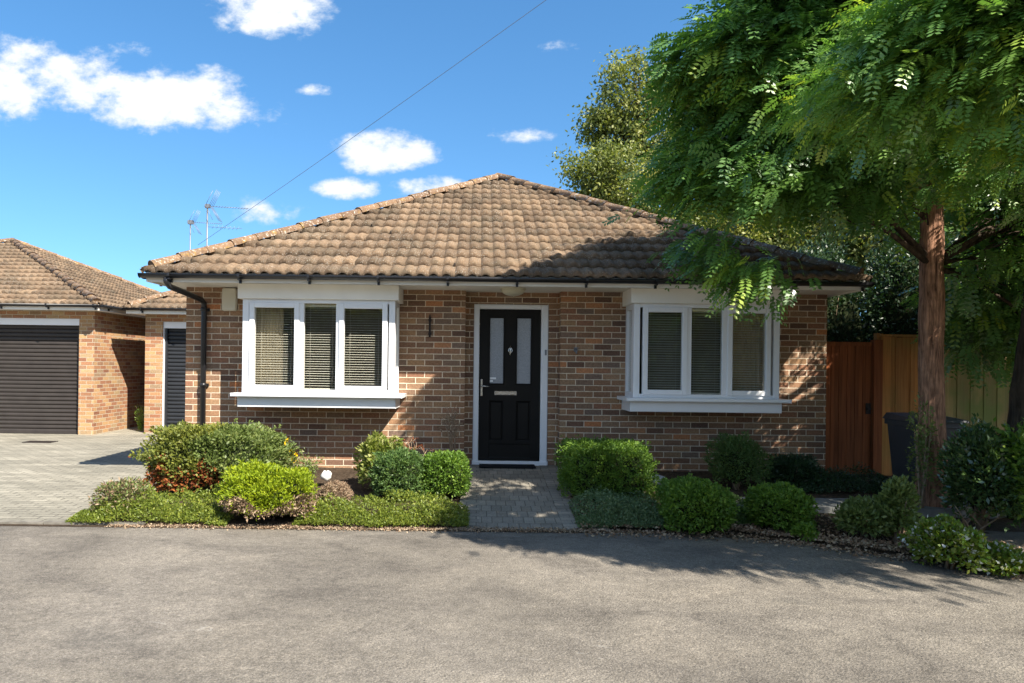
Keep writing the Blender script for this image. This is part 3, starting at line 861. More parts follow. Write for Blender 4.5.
# front door
fx0, fx1, DY = -0.058, 0.906, 0.235
b = MB()
b.bevel_box(fx0, fx0+.072, DY-.035, DY+.05, .0, 2.082, .008); b.bevel_box(fx1-.094, fx1, DY-.035, DY+.05, .0, 2.082, .008)
b.bevel_box(fx0+.072, fx1-.094, DY-.035, DY+.05, 2.02, 2.082, .008)
b.bevel_box(fx0-.01, fx1+.01, DY-.06, DY+.05, -.012, .055, .008)
dfr = b.build('door_frame', M['upvc'], house)
b = MB(); b.box(0.862,0.885,DY-.048,DY-.036,1.43,1.50); b.box(0.868,0.879,DY-.052,DY-.048,1.455,1.467)
b.build('doorbell', M['alum'], dfr)
dx0, dx1, dz0, dz1 = fx0+.076, fx1-.098, .058, 2.016
def dpx(px, py):
    p = P(px, py, 9.1 + DY); return p.x, p.z
g1 = (dpx(489.8,317.4), dpx(503.6,384)); g2 = (dpx(516.8,317.4), dpx(530.8,384))
zg1 = g1[0][1]; zg0 = g1[1][1]
pz1 = dpx(500, 400.5)[1]; pz0 = dpx(500, 441)[1]; bz1 = dpx(500,443.5)[1]; bz0 = dpx(500,458)[1]
xa0, xa1, xb0, xb1 = g1[0][0], g1[1][0], g2[0][0], g2[1][0]
b = MB(); Y0, Y1 = DY-.01, DY+.035
def recess(b, x0, x1, z0, z1, m=.022, dep=.018):
    # moulded recess: sloping sides down to a raised field
    vs = [(x0,Y0,z0),(x1,Y0,z0),(x1,Y0,z1),(x0,Y0,z1),(x0+m,Y0+dep,z0+m),(x1-m,Y0+dep,z0+m),(x1-m,Y0+dep,z1-m),(x0+m,Y0+dep,z1-m)]
    b.add(vs, [(0,1,5,4),(1,2,6,5),(2,3,7,6),(3,0,4,7)])
b.box(dx0, xa0, Y0, Y1, dz0, dz1); b.box(xb1, dx1, Y0, Y1, dz0, dz1)
b.box(xa1, xb0, Y0, Y1, pz0, dz1)
b.box(xa0, xa1, Y0, Y1, zg1, dz1); b.box(xb0, xb1, Y0, Y1, zg1, dz1)
b.box(xa0, xa1, Y0, Y1, pz1, zg0); b.box(xb0, xb1, Y0, Y1, pz1, zg0)
b.box(xa0, xb1, Y0, Y1, bz1, pz0); b.box(xa0, xb1, Y0, Y1, dz0, bz0)
for (a, c) in ((xa0, xa1), (xb0, xb1)):
    recess(b, a, c, pz0, pz1)
    b.bevel_box(a+.022, c-.022, Y0+.006, Y1, pz0+.022, pz1-.022, .010)
recess(b, xa0, xb1, bz0, bz1, .012, .008); b.box(xa0+.012, xb1-.012, Y0+.007, Y1, bz0+.012, bz1-.012)
# glazing beads, standing proud
for (a, c) in ((xa0, xa1), (xb0, xb1)):
    frame_rect(b, a-.008, c+.008, zg0-.008, zg1+.008, .016, Y0-.012, Y0+.002, .004)
door = b.build('front_door', M['door_black'], house)
tt = NT('frosted_glass'); cc = coords(tt)
nn = noise(tt, cc, 90, 3, 0.7)
tt.l(principled(tt, ramp(tt, nn, [(0.3,(0.22,0.24,0.27)),(0.7,(0.34,0.37,0.41))]), 0.22, 0.8, bump(tt, nn, 0.35, 0.004)), tt.out.inputs['Surface'])
for (a, c) in ((xa0, xa1), (xb0, xb1)):
    b = MB(); b.box(a+.008, c-.008, Y0+.012, Y0+.02, zg0+.008, zg1-.008); b.build('door_pane', tt.m, door)
b = MB()
lz = dpx(500, 393)[1]; 
b.bevel_box(dpx(499,0)[0], dpx(521.5,0)[0], Y0-.012, Y0-.0005, lz-.028, lz+.028, .006); b.bevel_box(dpx(500.5,0)[0], dpx(520,0)[0], Y0-.018, Y0-.012, lz-.015, lz+.015, .004)
b.build('letterbox', M['chrome'], door)
b = MB(); kx, kz = (xa1+xb0)/2, dpx(510,351)[1]
b.tube([(kx, Y0-.0005, kz+.03), (kx, Y0-.02, kz+.03)], [.022,.014], 12)
b.tube([(kx, Y0-.02, kz+.05), (kx-.018, Y0-.026, kz+.03), (kx-.026, Y0-.03, kz+.0), (kx, Y0-.034, kz-.035), (kx+.026, Y0-.03, kz+.0), (kx+.018, Y0-.026, kz+.03), (kx, Y0-.02, kz+.05)], .006, 8)
b.tube([(kx, Y0-.004, kz-.07), (kx, Y0-.018, kz-.045), (kx, Y0-.02, kz+.02), (kx, Y0-.014, kz+.075)], [.004,.011,.012,.003], 8)
b.build('knocker', M['chrome'], door)
b = MB(); hx, hz = dx0+.032, dpx(482,386)[1]
b.bevel_box(hx-.014, hx+.014, Y0-.012, Y0-.0005, hz-.13, hz+.09, .004)
b.tube([(hx, Y0-.012, hz), (hx, Y0-.05, hz), (hx+.03, Y0-.055, hz), (hx+.1, Y0-.052, hz-.006)], [.011,.010,.009,.007], 10)
b.tube([(hx, Y0-.012, hz-.08), (hx, Y0-.02, hz-.08)], .012, 10)
b.build('door_handle', M['chrome'], door)
b = MB(); b.box(xa0+.012, xa0+.09, Y0+.0085, Y0+.011, zg0+.06, zg0+.085); b.box(xa0+.012, xa0+.05, Y0+.0085, Y0+.011, zg0+.025, zg0+.05)
b.build('sticker', M['upvc'], door)
# room behind the door leaf stays closed: solid leaf
# porch lamp
lp = P(513, 291, 8.85)
b = MB(); cx, cy = lp.x, -0.30
b.tube([(cx,cy,ZT-.0005),(cx,cy,ZT-.02)], .155, 24)
pts = []; rad = []
for k in range(7):
    a = math.pi/2*k/6
    pts.append((cx,cy,ZT-.02-.075*math.sin(a))); rad.append(max(.004,.148*math.cos(a)))
b.tube(pts, rad, 24)
b.build('porch_lamp', M['lamp'], house)
# burglar alarm box
a0 = P(222.2, 287.8, 9.06); a1 = P(236.7, 311, 9.06)
b = MB(); n = 6; vs = []
zc, hz2, xc, hw = (a0.z+a1.z)/2, (a0.z-a1.z)/2, (a0.x+a1.x)/2, (a1.x-a0.x)/2
outl = [(-.78,-1),(.78,-1),(.95,-.9),(1,0),(.95,.9),(.78,1),(-.78,1),(-.95,.9),(-1,0),(-.95,-.9)]
for (y, s) in ((-.0005,1.0),(-.05,1.0),(-.066,.9)):
    for (u, v_) in outl: vs.append((xc+u*hw*s, y, zc+v_*hz2*s))
m = len(outl); fs = []
for j in range(2):
    for k in range(m): fs.append((j*m+k, j*m+(k+1)%m, (j+1)*m+(k+1)%m, (j+1)*m+k))
fs.append(tuple(range(2*m,3*m))); b.add(vs, fs)
b.build('alarm_box', M['alarm'], house)
# iron house-name bracket (vertical black bar)
q = P(430, 327, 9.1)
b = MB(); b.box(q.x-.013, q.x+.013, -.03, -.018, q.z-.13, q.z+.13)
b.box(q.x-.02, q.x+.02, -.018, -.0005, q.z+.07, q.z+.10); b.box(q.x-.02, q.x+.02, -.018, -.0005, q.z-.10, q.z-.07)
b.tube([(q.x,-.024,q.z+.13),(q.x,-.05,q.z+.15),(q.x,-.06,q.z+.12)], .007, 6)
b.build('iron_bracket', M['iron'], house)
q = P(575.5, 350, 9.1)
b = MB(); b.tube([(q.x,-.0005,q.z),(q.x,-.02,q.z)], [.026,.024], 14)
b.tube([(q.x,-.02,q.z),(q.x,-.07,q.z),(q.x,-.09,q.z-.02),(q.x,-.09,q.z-.05)], [.012,.012,.012,.010], 10)
b.tube([(q.x-.03,-.06,q.z+.025),(q.x+.03,-.06,q.z+.025)], .006, 8)
b.build('outside_tap', M['alum'], house)

# doormat
b = MB(); b.bevel_box(0.03, 0.74, -.1, .16, .010, .022, .003)
tag(b.build('doormat', M['mat']), 'thin black doormat lying on the path in front of the door', 'doormat')

# ------------------------------------------------------------------ garages
def shutter(x0, x1, y, z0, z1, mat, parent, pitch=0.077):
    b = MB(); n = int((z1 - z0) / pitch); ph = (z1 - z0) / n
    for i in range(n):
        za = z0 + i*ph
        vs = []
        prof = [(0.000,0.0),(0.010,0.10),(0.0,0.18),(-0.010,0.30),(-0.012,0.62),(-0.006,0.86),(0.004,1.0)]
        for x in (x0, x1):
            for (dy, t) in prof: vs.append((x, y+dy, za + t*ph))
        m = len(prof)
        b.add(vs, [(k, m+k, m+k+1, k+1) for k in range(m-1)], 0, False)
    b.box(x0, x1, y+.012, y+.03, z0, z1)
    b.box(x0+.02, x1-.02, y-.02, y+.01, z0-.01, z0+.05)
    return b.build('garage_door', mat, parent)

def garage(label, x0, x1, y0, y1, zt, apexz, dx0_, dx1_, dz1_, shut, eo=0.26, gz=-0.2):
    g = empty('garage', ((x0+x1)/2, y0, gz), label, 'garage', 'brick garages with roller doors')
    b = MB(); t = .22
    b.box(x0, dx0_, y0, y0+t, gz-.1, zt); b.box(dx1_, x1, y0, y0+t, gz-.1, zt)
    b.box(dx0_, dx1_, y0, y0+t, dz1_+.13, zt)
    b.box(x0, x0+t, y0+t, y1, gz-.1, zt); b.box(x1-t, x1, y0+t, y1, gz-.1, zt); b.box(x0+t, x1-t, y1-t, y1, gz-.1, zt)
    b.build('wall', M['brick_g'], g)
    b = MB(); b.box(dx0_, dx1_, y0+.03, y0+.2, dz1_, dz1_+.13)
    b.box(dx0_, dx0_+.02, y0+.03, y0+.2, gz, dz1_); 
    b.build('door_frame', M['upvc'], g)
    b = MB(); b.box(dx1_-.05, dx1_, y0+.06, y0+.2, gz, dz1_); b.build('door_guide', shut, g)
    b = MB(); b.box(dx0_+.035, dx0_+.07, y0+.06, y0+.2, gz, dz1_); b.build('door_guide', shut, g)
    shutter(dx0_+.07, dx1_-.05, y0+.12, gz+.02, dz1_, shut, g)
    hipped_roof(g, x0-eo, x1+eo, y0-eo-.1, y1+eo, zt+.09, apexz, int(abs(x0)*10))
    b = MB()
    a, c, e, f = x0-eo+.02, x1+eo-.02, y0-eo-.06, y1+eo-.02
    b.box(a, c, e, e+.018, zt-.005, zt+.11); b.box(a, a+.018, e+.018, f, zt-.005, zt+.11); b.box(c-.018, c, e+.018, f, zt-.005, zt+.11)
    b.build('fascia', M['cream_paint'], g)
    b = MB(); b.box(a+.018, c-.018, e+.018, y0, zt+.004, zt+.016); b.box(a+.018, x0, y0, f, zt+.004, zt+.016); b.box(x1, c-.018, y0, f, zt+.004, zt+.016)
    b.build('soffit', M['cream_paint'], g)
    gutter(g, (a-.02, e-.05, zt+.105), (c+.02, e-.05, zt+.10), clips=.9)
    gutter(g, (c+.055, e+.0, zt+.105), (c+.055, f, zt+.10), clips=.9, outv=(1,0,0))
    gutter(g, (a-.055, e+.0, zt+.105), (a-.055, f, zt+.10), clips=.9, outv=(-1,0,0))
    return g
garage('wide brick garage with a dark brown roller door at the left edge', -16.4, -7.50, 4.95, 13.6, 2.26, 4.30, -12.6, -7.80, 1.98, M['shutter'], gz=-.165)
garage('narrow brick garage with a slim anthracite roller door just behind the bungalow', -6.74, -2.2, 5.45, 10.2, 2.24, 3.55, -6.39, -3.7, 1.97, M['shutter_n'], gz=-.165)

# drain grating set in the drive
q0 = P(34, 441.5, 13.0); 
b = MB()
for i in range(18): b.box(-8.0+i*.028, -8.0+i*.028+.014, 3.55, 3.75, -.168, -.155)
b.box(-8.0, -7.49, 3.54, 3.55, -.168, -.153); b.box(-8.0, -7.49, 3.75, 3.76, -.168, -.153)
tag(b.build('drain_grating', M['iron']), 'small rusty drain grating set in the drive before the wide garage', 'drain')

# aerials
def aerial(px, top, d, label, sc_=1.0, two=True):
    t = P(px, top, d); zr = 2.9
    e = empty('tv_aerial', (t.x, t.y, zr), label, 'aerial', 'television aerials')
    b = MB(); b.tube([(t.x, t.y, zr-.4), (t.x, t.y, t.z)], .022*sc_, 8); b.build('mast', M['alum'], e)
    b = MB(); r = .0055*sc_
    b.tube([(t.x-.08, t.y, t.z-.05), (t.x+1.0*sc_, t.y+.35*sc_, t.z-.03)], r*1.2, 6)
    for k in range(12):
        f = .22 + k*.068
        x, y = t.x + f*sc_, t.y + .35*f*sc_
        b.tube([(x-.06*sc_, y+.10*sc_, t.z-.04), (x+.06*sc_, y-.10*sc_, t.z-.04)], r*.8, 5)
    # reflector: two tilted grids
    for s in (1, -1):
        for k in range(4):
            o_ = (k-1.5)*.09*sc_
            b.tube([(t.x+.10*sc_, t.y+o_, t.z-.05), (t.x+.30*sc_*(1 if s>0 else 1.2), t.y+o_, t.z-.05+s*.42*sc_)], r*.9, 5)
        b.tube([(t.x+.02*sc_, t.y-.15*sc_, t.z-.05+s*.02), (t.x+.20*sc_, t.y-.15*sc_, t.z-.05+s*.40*sc_)], r, 5)
    b.box(t.x-.05, t.x+.06, t.y-.04, t.y+.04, t.z-.09, t.z-.01)
    b.build('antenna', M['alum'], e)
    b = MB(); b.tube([(t.x, t.y, t.z-.62*sc_), (t.x+.85*sc_, t.y+.3*sc_, t.z-.60*sc_)], r, 6)
    for k in range(7):
        f = .15+k*.1
        b.tube([(t.x+f*sc_-.03, t.y+.3*f*sc_, t.z-.61*sc_-.04), (t.x+f*sc_+.03, t.y+.3*f*sc_, t.z-.61*sc_+.04)], r*.7, 5)
    if two: b.build('lower_antenna', M['alum'], e)
aerial(207.5, 204, 16.6, 'tall grey television aerial with a long toothed arm, right of its pair', .85)
aerial(190.5, 220, 15.8, 'shorter grey television aerial, left of the pair above the roof', .62, False)

# overhead wire
A = P(198, 245, 16.0); B = P(537, 0, 11.0)
pts = []
for i in range(40):
    t = i/39*1.9
    p = A.lerp(B, t); p.z -= 0.10*4*(t/1.9)*(1-t/1.9)
    pts.append(p)
b = MB(); b.tube(pts, .0042, 5)
tag(b.build('overhead_wire', M['alum']), 'thin black telephone wire rising across the sky from behind the roof', 'wire')

# ------------------------------------------------------------------ gate and fence
b = MB(); GY = .22; gx0, gx1 = 4.43, 5.22; gz0, gz1 = -.08, 1.66
ge = empty('garden_gate', ((gx0+gx1)/2, GY, gz0), 'reddish brown close boarded timber gate beside the bungalow wall', 'gate')
x = gx0+.045; i = 0
while x < gx1-.12:
    b.box(x, x+.098, GY, GY+.02, gz0+.02, gz1-.03+random.uniform(-.004,.004)); x += .104; i += 1
b.build('board_panel', M['gatewood'], ge)
b = MB(); b.box(gx0, gx0+.042, GY-.03, GY+.06, gz0, gz1); b.build('gate_post', M['gatewood'], ge)
b = MB(); b.box(gx1-.11, gx1, GY-.05, GY+.05, gz0-.1, gz1+.02); b.build('gate_post', M['gatewood'], ge)
b = MB(); b.box(gx0+.045, gx1-.12, GY-.012, GY-.001, gz1-.06, gz1-.01); b.build('top_rail', M['gatewood'], ge)
b = MB(); b.box(gx1-.19, gx1-.13, GY-.012, GY-.001, .72, .86); b.tube([(gx1-.16,GY-.012,.79),(gx1-.16,GY-.03,.79)], .022, 10); b.tube([(gx1-.19,GY-.033,.79),(gx1-.13,GY-.033,.79)], .006, 8)
b.build('latch', M['iron'], ge)

def fence(x0, x1, y0, y1, z0, z1, mat, label, posts=2):
    e = empty('fence_panel', ((x0+x1)/2, (y0+y1)/2, z0), label, 'fence', 'timber fence panels')
    Lf = math.hypot(x1-x0, y1-y0); a = math.atan2(y1-y0, x1-x0)
    mt = Matrix.Translation((x0, y0, 0)) @ Matrix.Rotation(a, 4, 'Z')
    b = MB(); x = 0; i = 0
    while x < Lf-.1:
        b.box(x, x+.105, -.02+.008*(i%2), -.004+.008*(i%2), z0, z1+random.uniform(-.005,.005), mat=mt); x += .097; i += 1
    b.build('board_panel', mat, e)
    b = MB(); b.box(-.02, Lf, -.035, .03, z1+.006, z1+.035, mat=mt); b.build('capping_rail', mat, e)
    for k in range(posts):
        s = Lf*k/max(1, posts-1)
        b = MB(); b.box(s-.04, s+.04, .012, .09, z0-.1, z1+.05, mat=mt); b.build('fence_post', mat, e)
fence(5.225, 6.05, .24, .26, -.12, 1.72, M['fencewood'], 'warm orange timber fence panel between the gate and the tree trunk')
fence(6.05, 7.3, .26, .42, -.12, 1.55, M['fenceold'], 'faded algae stained fence panel to the right of the tree trunk')
fence(7.3, 12.0, .42, .8, -.12, 1.55, M['fenceold'], 'old fence panel running off behind the trees at the far right', 3)

# wheelie bin
bp = P(922, 500, 8.15); bx, by, bz = bp.x, bp.y, -.16
we = empty('wheelie_bin', (bx, by, bz), 'dark grey wheelie bin standing behind the tree trunk by the gate', 'bin')
b = MB(); H = .88
r0 = [(-.19,-.22),(.19,-.22),(.19,.22),(-.19,.22)]; r1 = [(-.25,-.30),(.25,-.30),(.25,.28),(-.25,.28)]
b.add([(bx+x, by+y, bz+.05) for x, y in r0] + [(bx+x*.99, by+y*.98, bz+H-.06) for x, y in r1] + [(bx+x*1.08, by+y*1.06, bz+H-.055) for x, y in r1] + [(bx+x*1.08, by+y*1.06, bz+H) for x, y in r1],
      [(0,1,5,4),(1,2,6,5),(2,3,7,6),(3,0,4,7),(4,5,9,8),(5,6,10,9),(6,7,11,10),(7,4,8,11),(8,9,13,12),(9,10,14,13),(10,11,15,14),(11,8,12,15),(3,2,1,0)])
b.build('bin_body', M['bin'], we)
b = MB()
b.add([(bx-.29,by-.37,bz+H+.004),(bx+.29,by-.37,bz+H+.004),(bx+.29,by+.31,bz+H+.004),(bx-.29,by+.31,bz+H+.004),(bx-.27,by-.35,bz+H+.035),(bx+.27,by-.35,bz+H+.035),(bx+.25,by+.29,bz+H+.075),(bx-.25,by+.29,bz+H+.075)],
      [(0,1,5,4),(1,2,6,5),(2,3,7,6),(3,0,4,7),(4,5,6,7),(3,2,1,0)])
b.tube([(bx-.2,by+.36,bz+H-.02),(bx+.2,by+.36,bz+H-.02)], .016, 8)
b.build('lid', M['bin'], we)
for s in (-1, 1):
    b = MB(); b.tube([(bx+s*.17,by+.27,bz+.1),(bx+s*.23,by+.27,bz+.1)], .1, 18); b.build('wheel', M['black_pvc'], we)

# ------------------------------------------------------------------ vegetation
def unit(a): return a / (np.linalg.norm(a, axis=-1, keepdims=True) + 1e-9)

def leaf_quads(pos, dirv, size, aspect=0.45, rng=RNG, curl=0.25, jitter=True):
    """a pointed four-cornered leaf at each position"""
    n = len(pos)
    d = unit(dirv)
    r = unit(rng.normal(size=(n,3)))
    s = unit(np.cross(d, r))
    nn = np.cross(s, d)
    L_ = (size * rng.uniform(.65, 1.3, n))[:,None]
    W_ = L_ * aspect
    v = np.empty((n,4,3))
    v[:,0] = pos
    v[:,1] = pos + d*L_*.45 - s*W_*.5 + nn*L_*curl*.15
    v[:,2] = pos + d*L_ - nn*L_*curl*.3
    v[:,3] = pos + d*L_*.45 + s*W_*.5 + nn*L_*curl*.15
    return v.reshape(-1,3), np.arange(n*4).reshape(-1,4)

def lump(dirs, seed, amp, freq=3.0):
    rng = np.random.default_rng(seed)
    out_ = np.zeros(len(dirs))
    for k in range(5):
        w_ = rng.normal(size=3) * freq * (1 + .5*k); out_ += np.sin(dirs @ w_ + rng.uniform(0, 6.28)) / (1 + .6*k)
    return 1 + amp * out_ / 2

def shrub(name, label, cat, c, r, mat, n=9000, leaf=.022, asp=.5, power=2.0, amp=.10, seed=1, core=True, group=None, depth=.22, up=.35, extra=None, freq=3.0, stems=5, mi_fn=None, fold='foliage'):
    """c = centre of the base on the ground, r = half sizes in x and y and full height"""
    rng = np.random.default_rng(seed)
    cx, cy, cz = c; rx, ry, h = r
    e = empty(name, (cx, cy, cz), label, cat, group)
    d = unit(rng.normal(size=(n,3))); d[:,2] = np.where(d[:,2] < -.55, -d[:,2], d[:,2])
    pn = (np.abs(d)**power).sum(1)**(1/power)
    sf = d / pn[:,None]
    k = lump(d, seed, amp, freq) * (1 - depth * rng.random(n)**1.6)
    tuft = np.sin(d[:,0]*17+seed+2*np.sin(d[:,2]*7)) + np.sin(d[:,1]*15+1.7*seed) + np.sin(d[:,2]*19+np.sin(d[:,0]*9)*2)
    k = k * (1 + .035*tuft)
    ntuft = 90
    shoot = rng.random(n) < .05                      # stray shoots
    sid = rng.integers(0, ntuft, n); sd = unit(rng.normal(size=(ntuft,3))); sd[:,2] = np.abs(sd[:,2])*.9+.1; sd = unit(sd)
    d = np.where(shoot[:,None], unit(sd[sid] + rng.normal(size=(n,3))*.018), d)
    pn = (np.abs(d)**power).sum(1)**(1/power); sf = d / pn[:,None]
    k = np.where(shoot, lump(d, seed, amp, freq)*(.95 + .17*rng.random(n)*rng.random(ntuft)[sid]*1.6), k)
    pos = np.array((cx, cy, cz + h*.45)) + sf * k[:,None] * np.array((rx, ry, h*.55))
    keep = pos[:,2] > cz + .005
    pos = pos[keep]; dd = d[keep]
    dirv = unit(dd*np.array((1,1,.8)) + rng.normal(size=dd.shape)*.75 + np.array((0,0,up)))
    v, q = leaf_quads(pos, dirv, leaf, asp, rng)
    tint = np.clip(rng.normal(.45, .22, len(pos)) + .18*(lump(dd, seed+9, 1.0, 6.0)-1), 0, 1)
    mats = [L[mat]]; mi = np.zeros(len(q), int)
    if mi_fn is not None:
        names, sel = mi_fn(pos, rng); mats = [L[m] for m in names]; mi = sel.astype(int)
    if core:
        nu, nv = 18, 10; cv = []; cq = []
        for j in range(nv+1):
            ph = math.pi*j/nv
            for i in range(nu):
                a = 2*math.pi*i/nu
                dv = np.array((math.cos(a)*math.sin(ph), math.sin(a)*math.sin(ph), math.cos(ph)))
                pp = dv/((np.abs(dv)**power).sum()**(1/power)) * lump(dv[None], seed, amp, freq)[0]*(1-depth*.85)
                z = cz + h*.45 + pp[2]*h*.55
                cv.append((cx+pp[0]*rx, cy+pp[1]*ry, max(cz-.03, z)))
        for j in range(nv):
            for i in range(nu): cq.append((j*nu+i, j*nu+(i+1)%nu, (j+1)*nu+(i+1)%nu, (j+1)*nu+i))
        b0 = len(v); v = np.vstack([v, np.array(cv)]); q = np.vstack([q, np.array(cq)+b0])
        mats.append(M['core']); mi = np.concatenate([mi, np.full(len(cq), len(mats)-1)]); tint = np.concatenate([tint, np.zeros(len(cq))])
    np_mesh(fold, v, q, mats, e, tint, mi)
    if stems:
        b = MB(); rr = random.Random(seed)
        for i in range(stems):
            a = rr.uniform(0, 6.28); s_ = rr.uniform(.25,.7)
            p1 = Vector((cx+math.cos(a)*rx*s_*.5, cy+math.sin(a)*ry*s_*.5, cz+h*.35)); p2 = Vector((cx+math.cos(a)*rx*s_, cy+math.sin(a)*ry*s_, cz+h*.75))
            b.tube([(cx+rr.uniform(-.03,.03), cy+rr.uniform(-.03,.03), cz-.03), p1, p2], [.012,.008,.003], 5)
        b.build('stem', M['twig'], e)
    return e

def gz(x, y):
    return ground_z(x, y)

def place(px0, px1, ytop, ybase, zb=None):
    """centre, half width and height of a plant from its picture extent, standing on the sloping bed"""
    # find depth where the base meets the bed
    best = None
    for i in range(400):
        Y = -3.9 + i*0.01
        p = P((px0+px1)/2, ybase, Y - CAMY)
        e = abs(p.z - (ground_z(p.x, Y) if zb is None else zb))
        if best is None or e < best[0]: best = (e, Y)
    return best[1]

def auto(px0, px1, ytop, ybase, ry=None, zb=None):
    Yf = place(px0, px1, ytop, ybase, zb)
    d = Yf - CAMY
    hw = (px1-px0)/2*d/F
    ry_ = ry if ry else hw*.8
    d2 = d + ry_*.75
    hw = (px1-px0)/2*d2/F*.88
    c = P((px0+px1)/2, ybase, d2)
    top = P((px0+px1)/2, ytop, d2)
    z0 = ground_z(c.x, c.y) if zb is None else zb
    return (c.x, c.y, z0), (hw, ry_, (top.z - z0)*.94)

# left bed
c, r = auto(145, 289, 424, 498, .42)
def privet_mi(pos, rng):
    rust = (pos[:,2] < c[2] + .27 + .06*np.sin(pos[:,0]*13) + .05*np.sin(pos[:,0]*31+1) + rng.normal(0,.05,len(pos))) & (pos[:,0] < c[0] + .16 + rng.normal(0,.05,len(pos))) & (pos[:,1] < c[1] + .2)
    left = pos[:,0] + .12*np.sin(pos[:,2]*9+pos[:,0]*5) < c[0] - .02
    s = np.where(left, 1, 0); s = np.where(rust & (rng.random(len(pos)) < .8), 2, s)
    return ['privet','olive','rust'], s
shrub('clipped_hedge', 'broad rounded hedge whose lower left side is bare and rusty brown', 'hedge', c, r, 'privet', 24000, .040, .5, 3.4, .16, 3, up=.4, mi_fn=privet_mi, stems=8)
c, r = auto(218, 322, 466, 527, .40)
def lime_mi(pos, rng):
    low = pos[:,2] < c[2] + .20 + .06*np.sin(pos[:,0]*11) 
    s = np.where(low & (rng.random(len(pos)) < .85), 1, 0)
    return ['lime','dry'], s
shrub('golden_conifer', 'bright lime yellow spreading conifer with brown dead wood beneath', 'shrub', c, r, 'lime', 21000, .034, .36, 2.3, .26, 5, up=.5, mi_fn=lime_mi, depth=.3)
c, r = auto(96, 148, 480, 520, .26)
def tw_mi(pos, rng): return ['privet','purple','dry'], rng.choice(3, len(pos), p=[.45,.35,.2])
shrub('twiggy_shrub', 'low twiggy shrub with purple tinged leaves at the drive corner', 'shrub', c, r, 'privet', 3400, .034, .4, 2.0, .25, 7, core=False, mi_fn=tw_mi, depth=.7, stems=22)
# ground cover mats: one countless carpet each
def mat_cover(name, label, xs, yf, yb, mat, n, h, seed, leaf=.024, inst=None, pal=None):
    rng = np.random.default_rng(seed)
    x = rng.uniform(xs[0], xs[1], n); t = rng.random(n)
    t = np.where(rng.random(n) < .45, t*.25, t)
    ef = np.array([yf + .05*noise1(a*2.2, seed) for a in x]); eb = np.array([yb + .06*noise1(a*2.4, seed+2) for a in x])
    y = ef + (eb-ef)*t
    ends = np.minimum(1, np.minimum(x-xs[0], xs[1]-x)/.25); prof = np.minimum(1, np.sqrt(np.clip(t/.30,0,1)+.02))*np.sqrt(np.clip(ends,0.02,1))
    lumpy = np.array([1+.5*noise1(a*3.1+b_*2, seed+5) for a, b_ in zip(x, y)])
    z0 = np.array([max(-0.195, ground_z(a, b_)) for a, b_ in zip(x, y)])
    z = z0 + h*prof*lumpy*(1-.55*rng.random(n)**1.5)
    pos = np.stack([x,y,z],1)
    dirv = rng.normal(size=(n,3))*.8 + np.array((0,-.35,.7))
    v, q = leaf_quads(pos, dirv, leaf, .5, rng)
    mats = [L[mat]]; mi = np.zeros(n, int)
    if pal: mats = [L[m] for m in pal[0]]; mi = rng.choice(len(pal[0]), n, p=pal[1])
    o = np_mesh(name, v, q, mats, None, np.clip(rng.normal(.45,.25,n),0,1), mi)
    tag(o, label, 'ground cover', kind='stuff')
    return o
def X_at(px, d): return (px-VX)*d/F
mat_cover('creeping_plant', 'low green creeping plant along the kerb below the rounded hedge', (X_at(84,6.75), X_at(238,6.75)), -2.62, -1.95, 'cover', 15000, .17, 21)
mat_cover('creeping_plant', 'pale green creeping plant along the kerb left of the paved path', (X_at(300,6.7), X_at(470,6.6)), -2.62, -1.95, 'cover', 16000, .14, 22)
mat_cover('creeping_plant', 'grey green creeping plant right of the path, before the square box hedge', (X_at(578,6.7), X_at(676,6.7)), -2.58, -1.75, 'greycover', 12000, .17, 23)
mat_cover('creeping_plant', 'dark creeping plant between the two round box balls', (X_at(715,6.8), X_at(772,6.8)), -2.45, -1.5, 'hebe', 6000, .12, 24)
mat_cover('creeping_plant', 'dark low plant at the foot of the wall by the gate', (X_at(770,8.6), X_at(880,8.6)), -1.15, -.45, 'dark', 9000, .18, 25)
c, r = auto(318, 352, 482, 512, .2)
shrub('dry_tuft', 'beige dried tuft of heather beside the lime conifer', 'shrub', c, r, 'dry', 5000, .026, .3, 2.0, .15, 9, depth=.3, stems=0, core=False)
c, r = auto(357, 402, 434, 492, .22)
shrub('variegated_shrub', 'upright yellow variegated shrub before the left bay window', 'shrub', c, r, 'varieg', 4200, .050, .5, 2.0, .30, 11, depth=.5)
c, r = auto(372, 426, 452, 502, .28)
shrub('hebe', 'dark green rounded shrub right of the variegated one', 'shrub', c, r, 'hebe', 8000, .036, .4, 3.6, .15, 13, group='dark shrubs left of the path')
c, r = auto(421, 470, 453, 500, .26)
shrub('hebe', 'dark green clipped shrub bordering the left edge of the path', 'shrub', c, r, 'box', 9000, .034, .4, 4.5, .10, 14, group='dark shrubs left of the path')
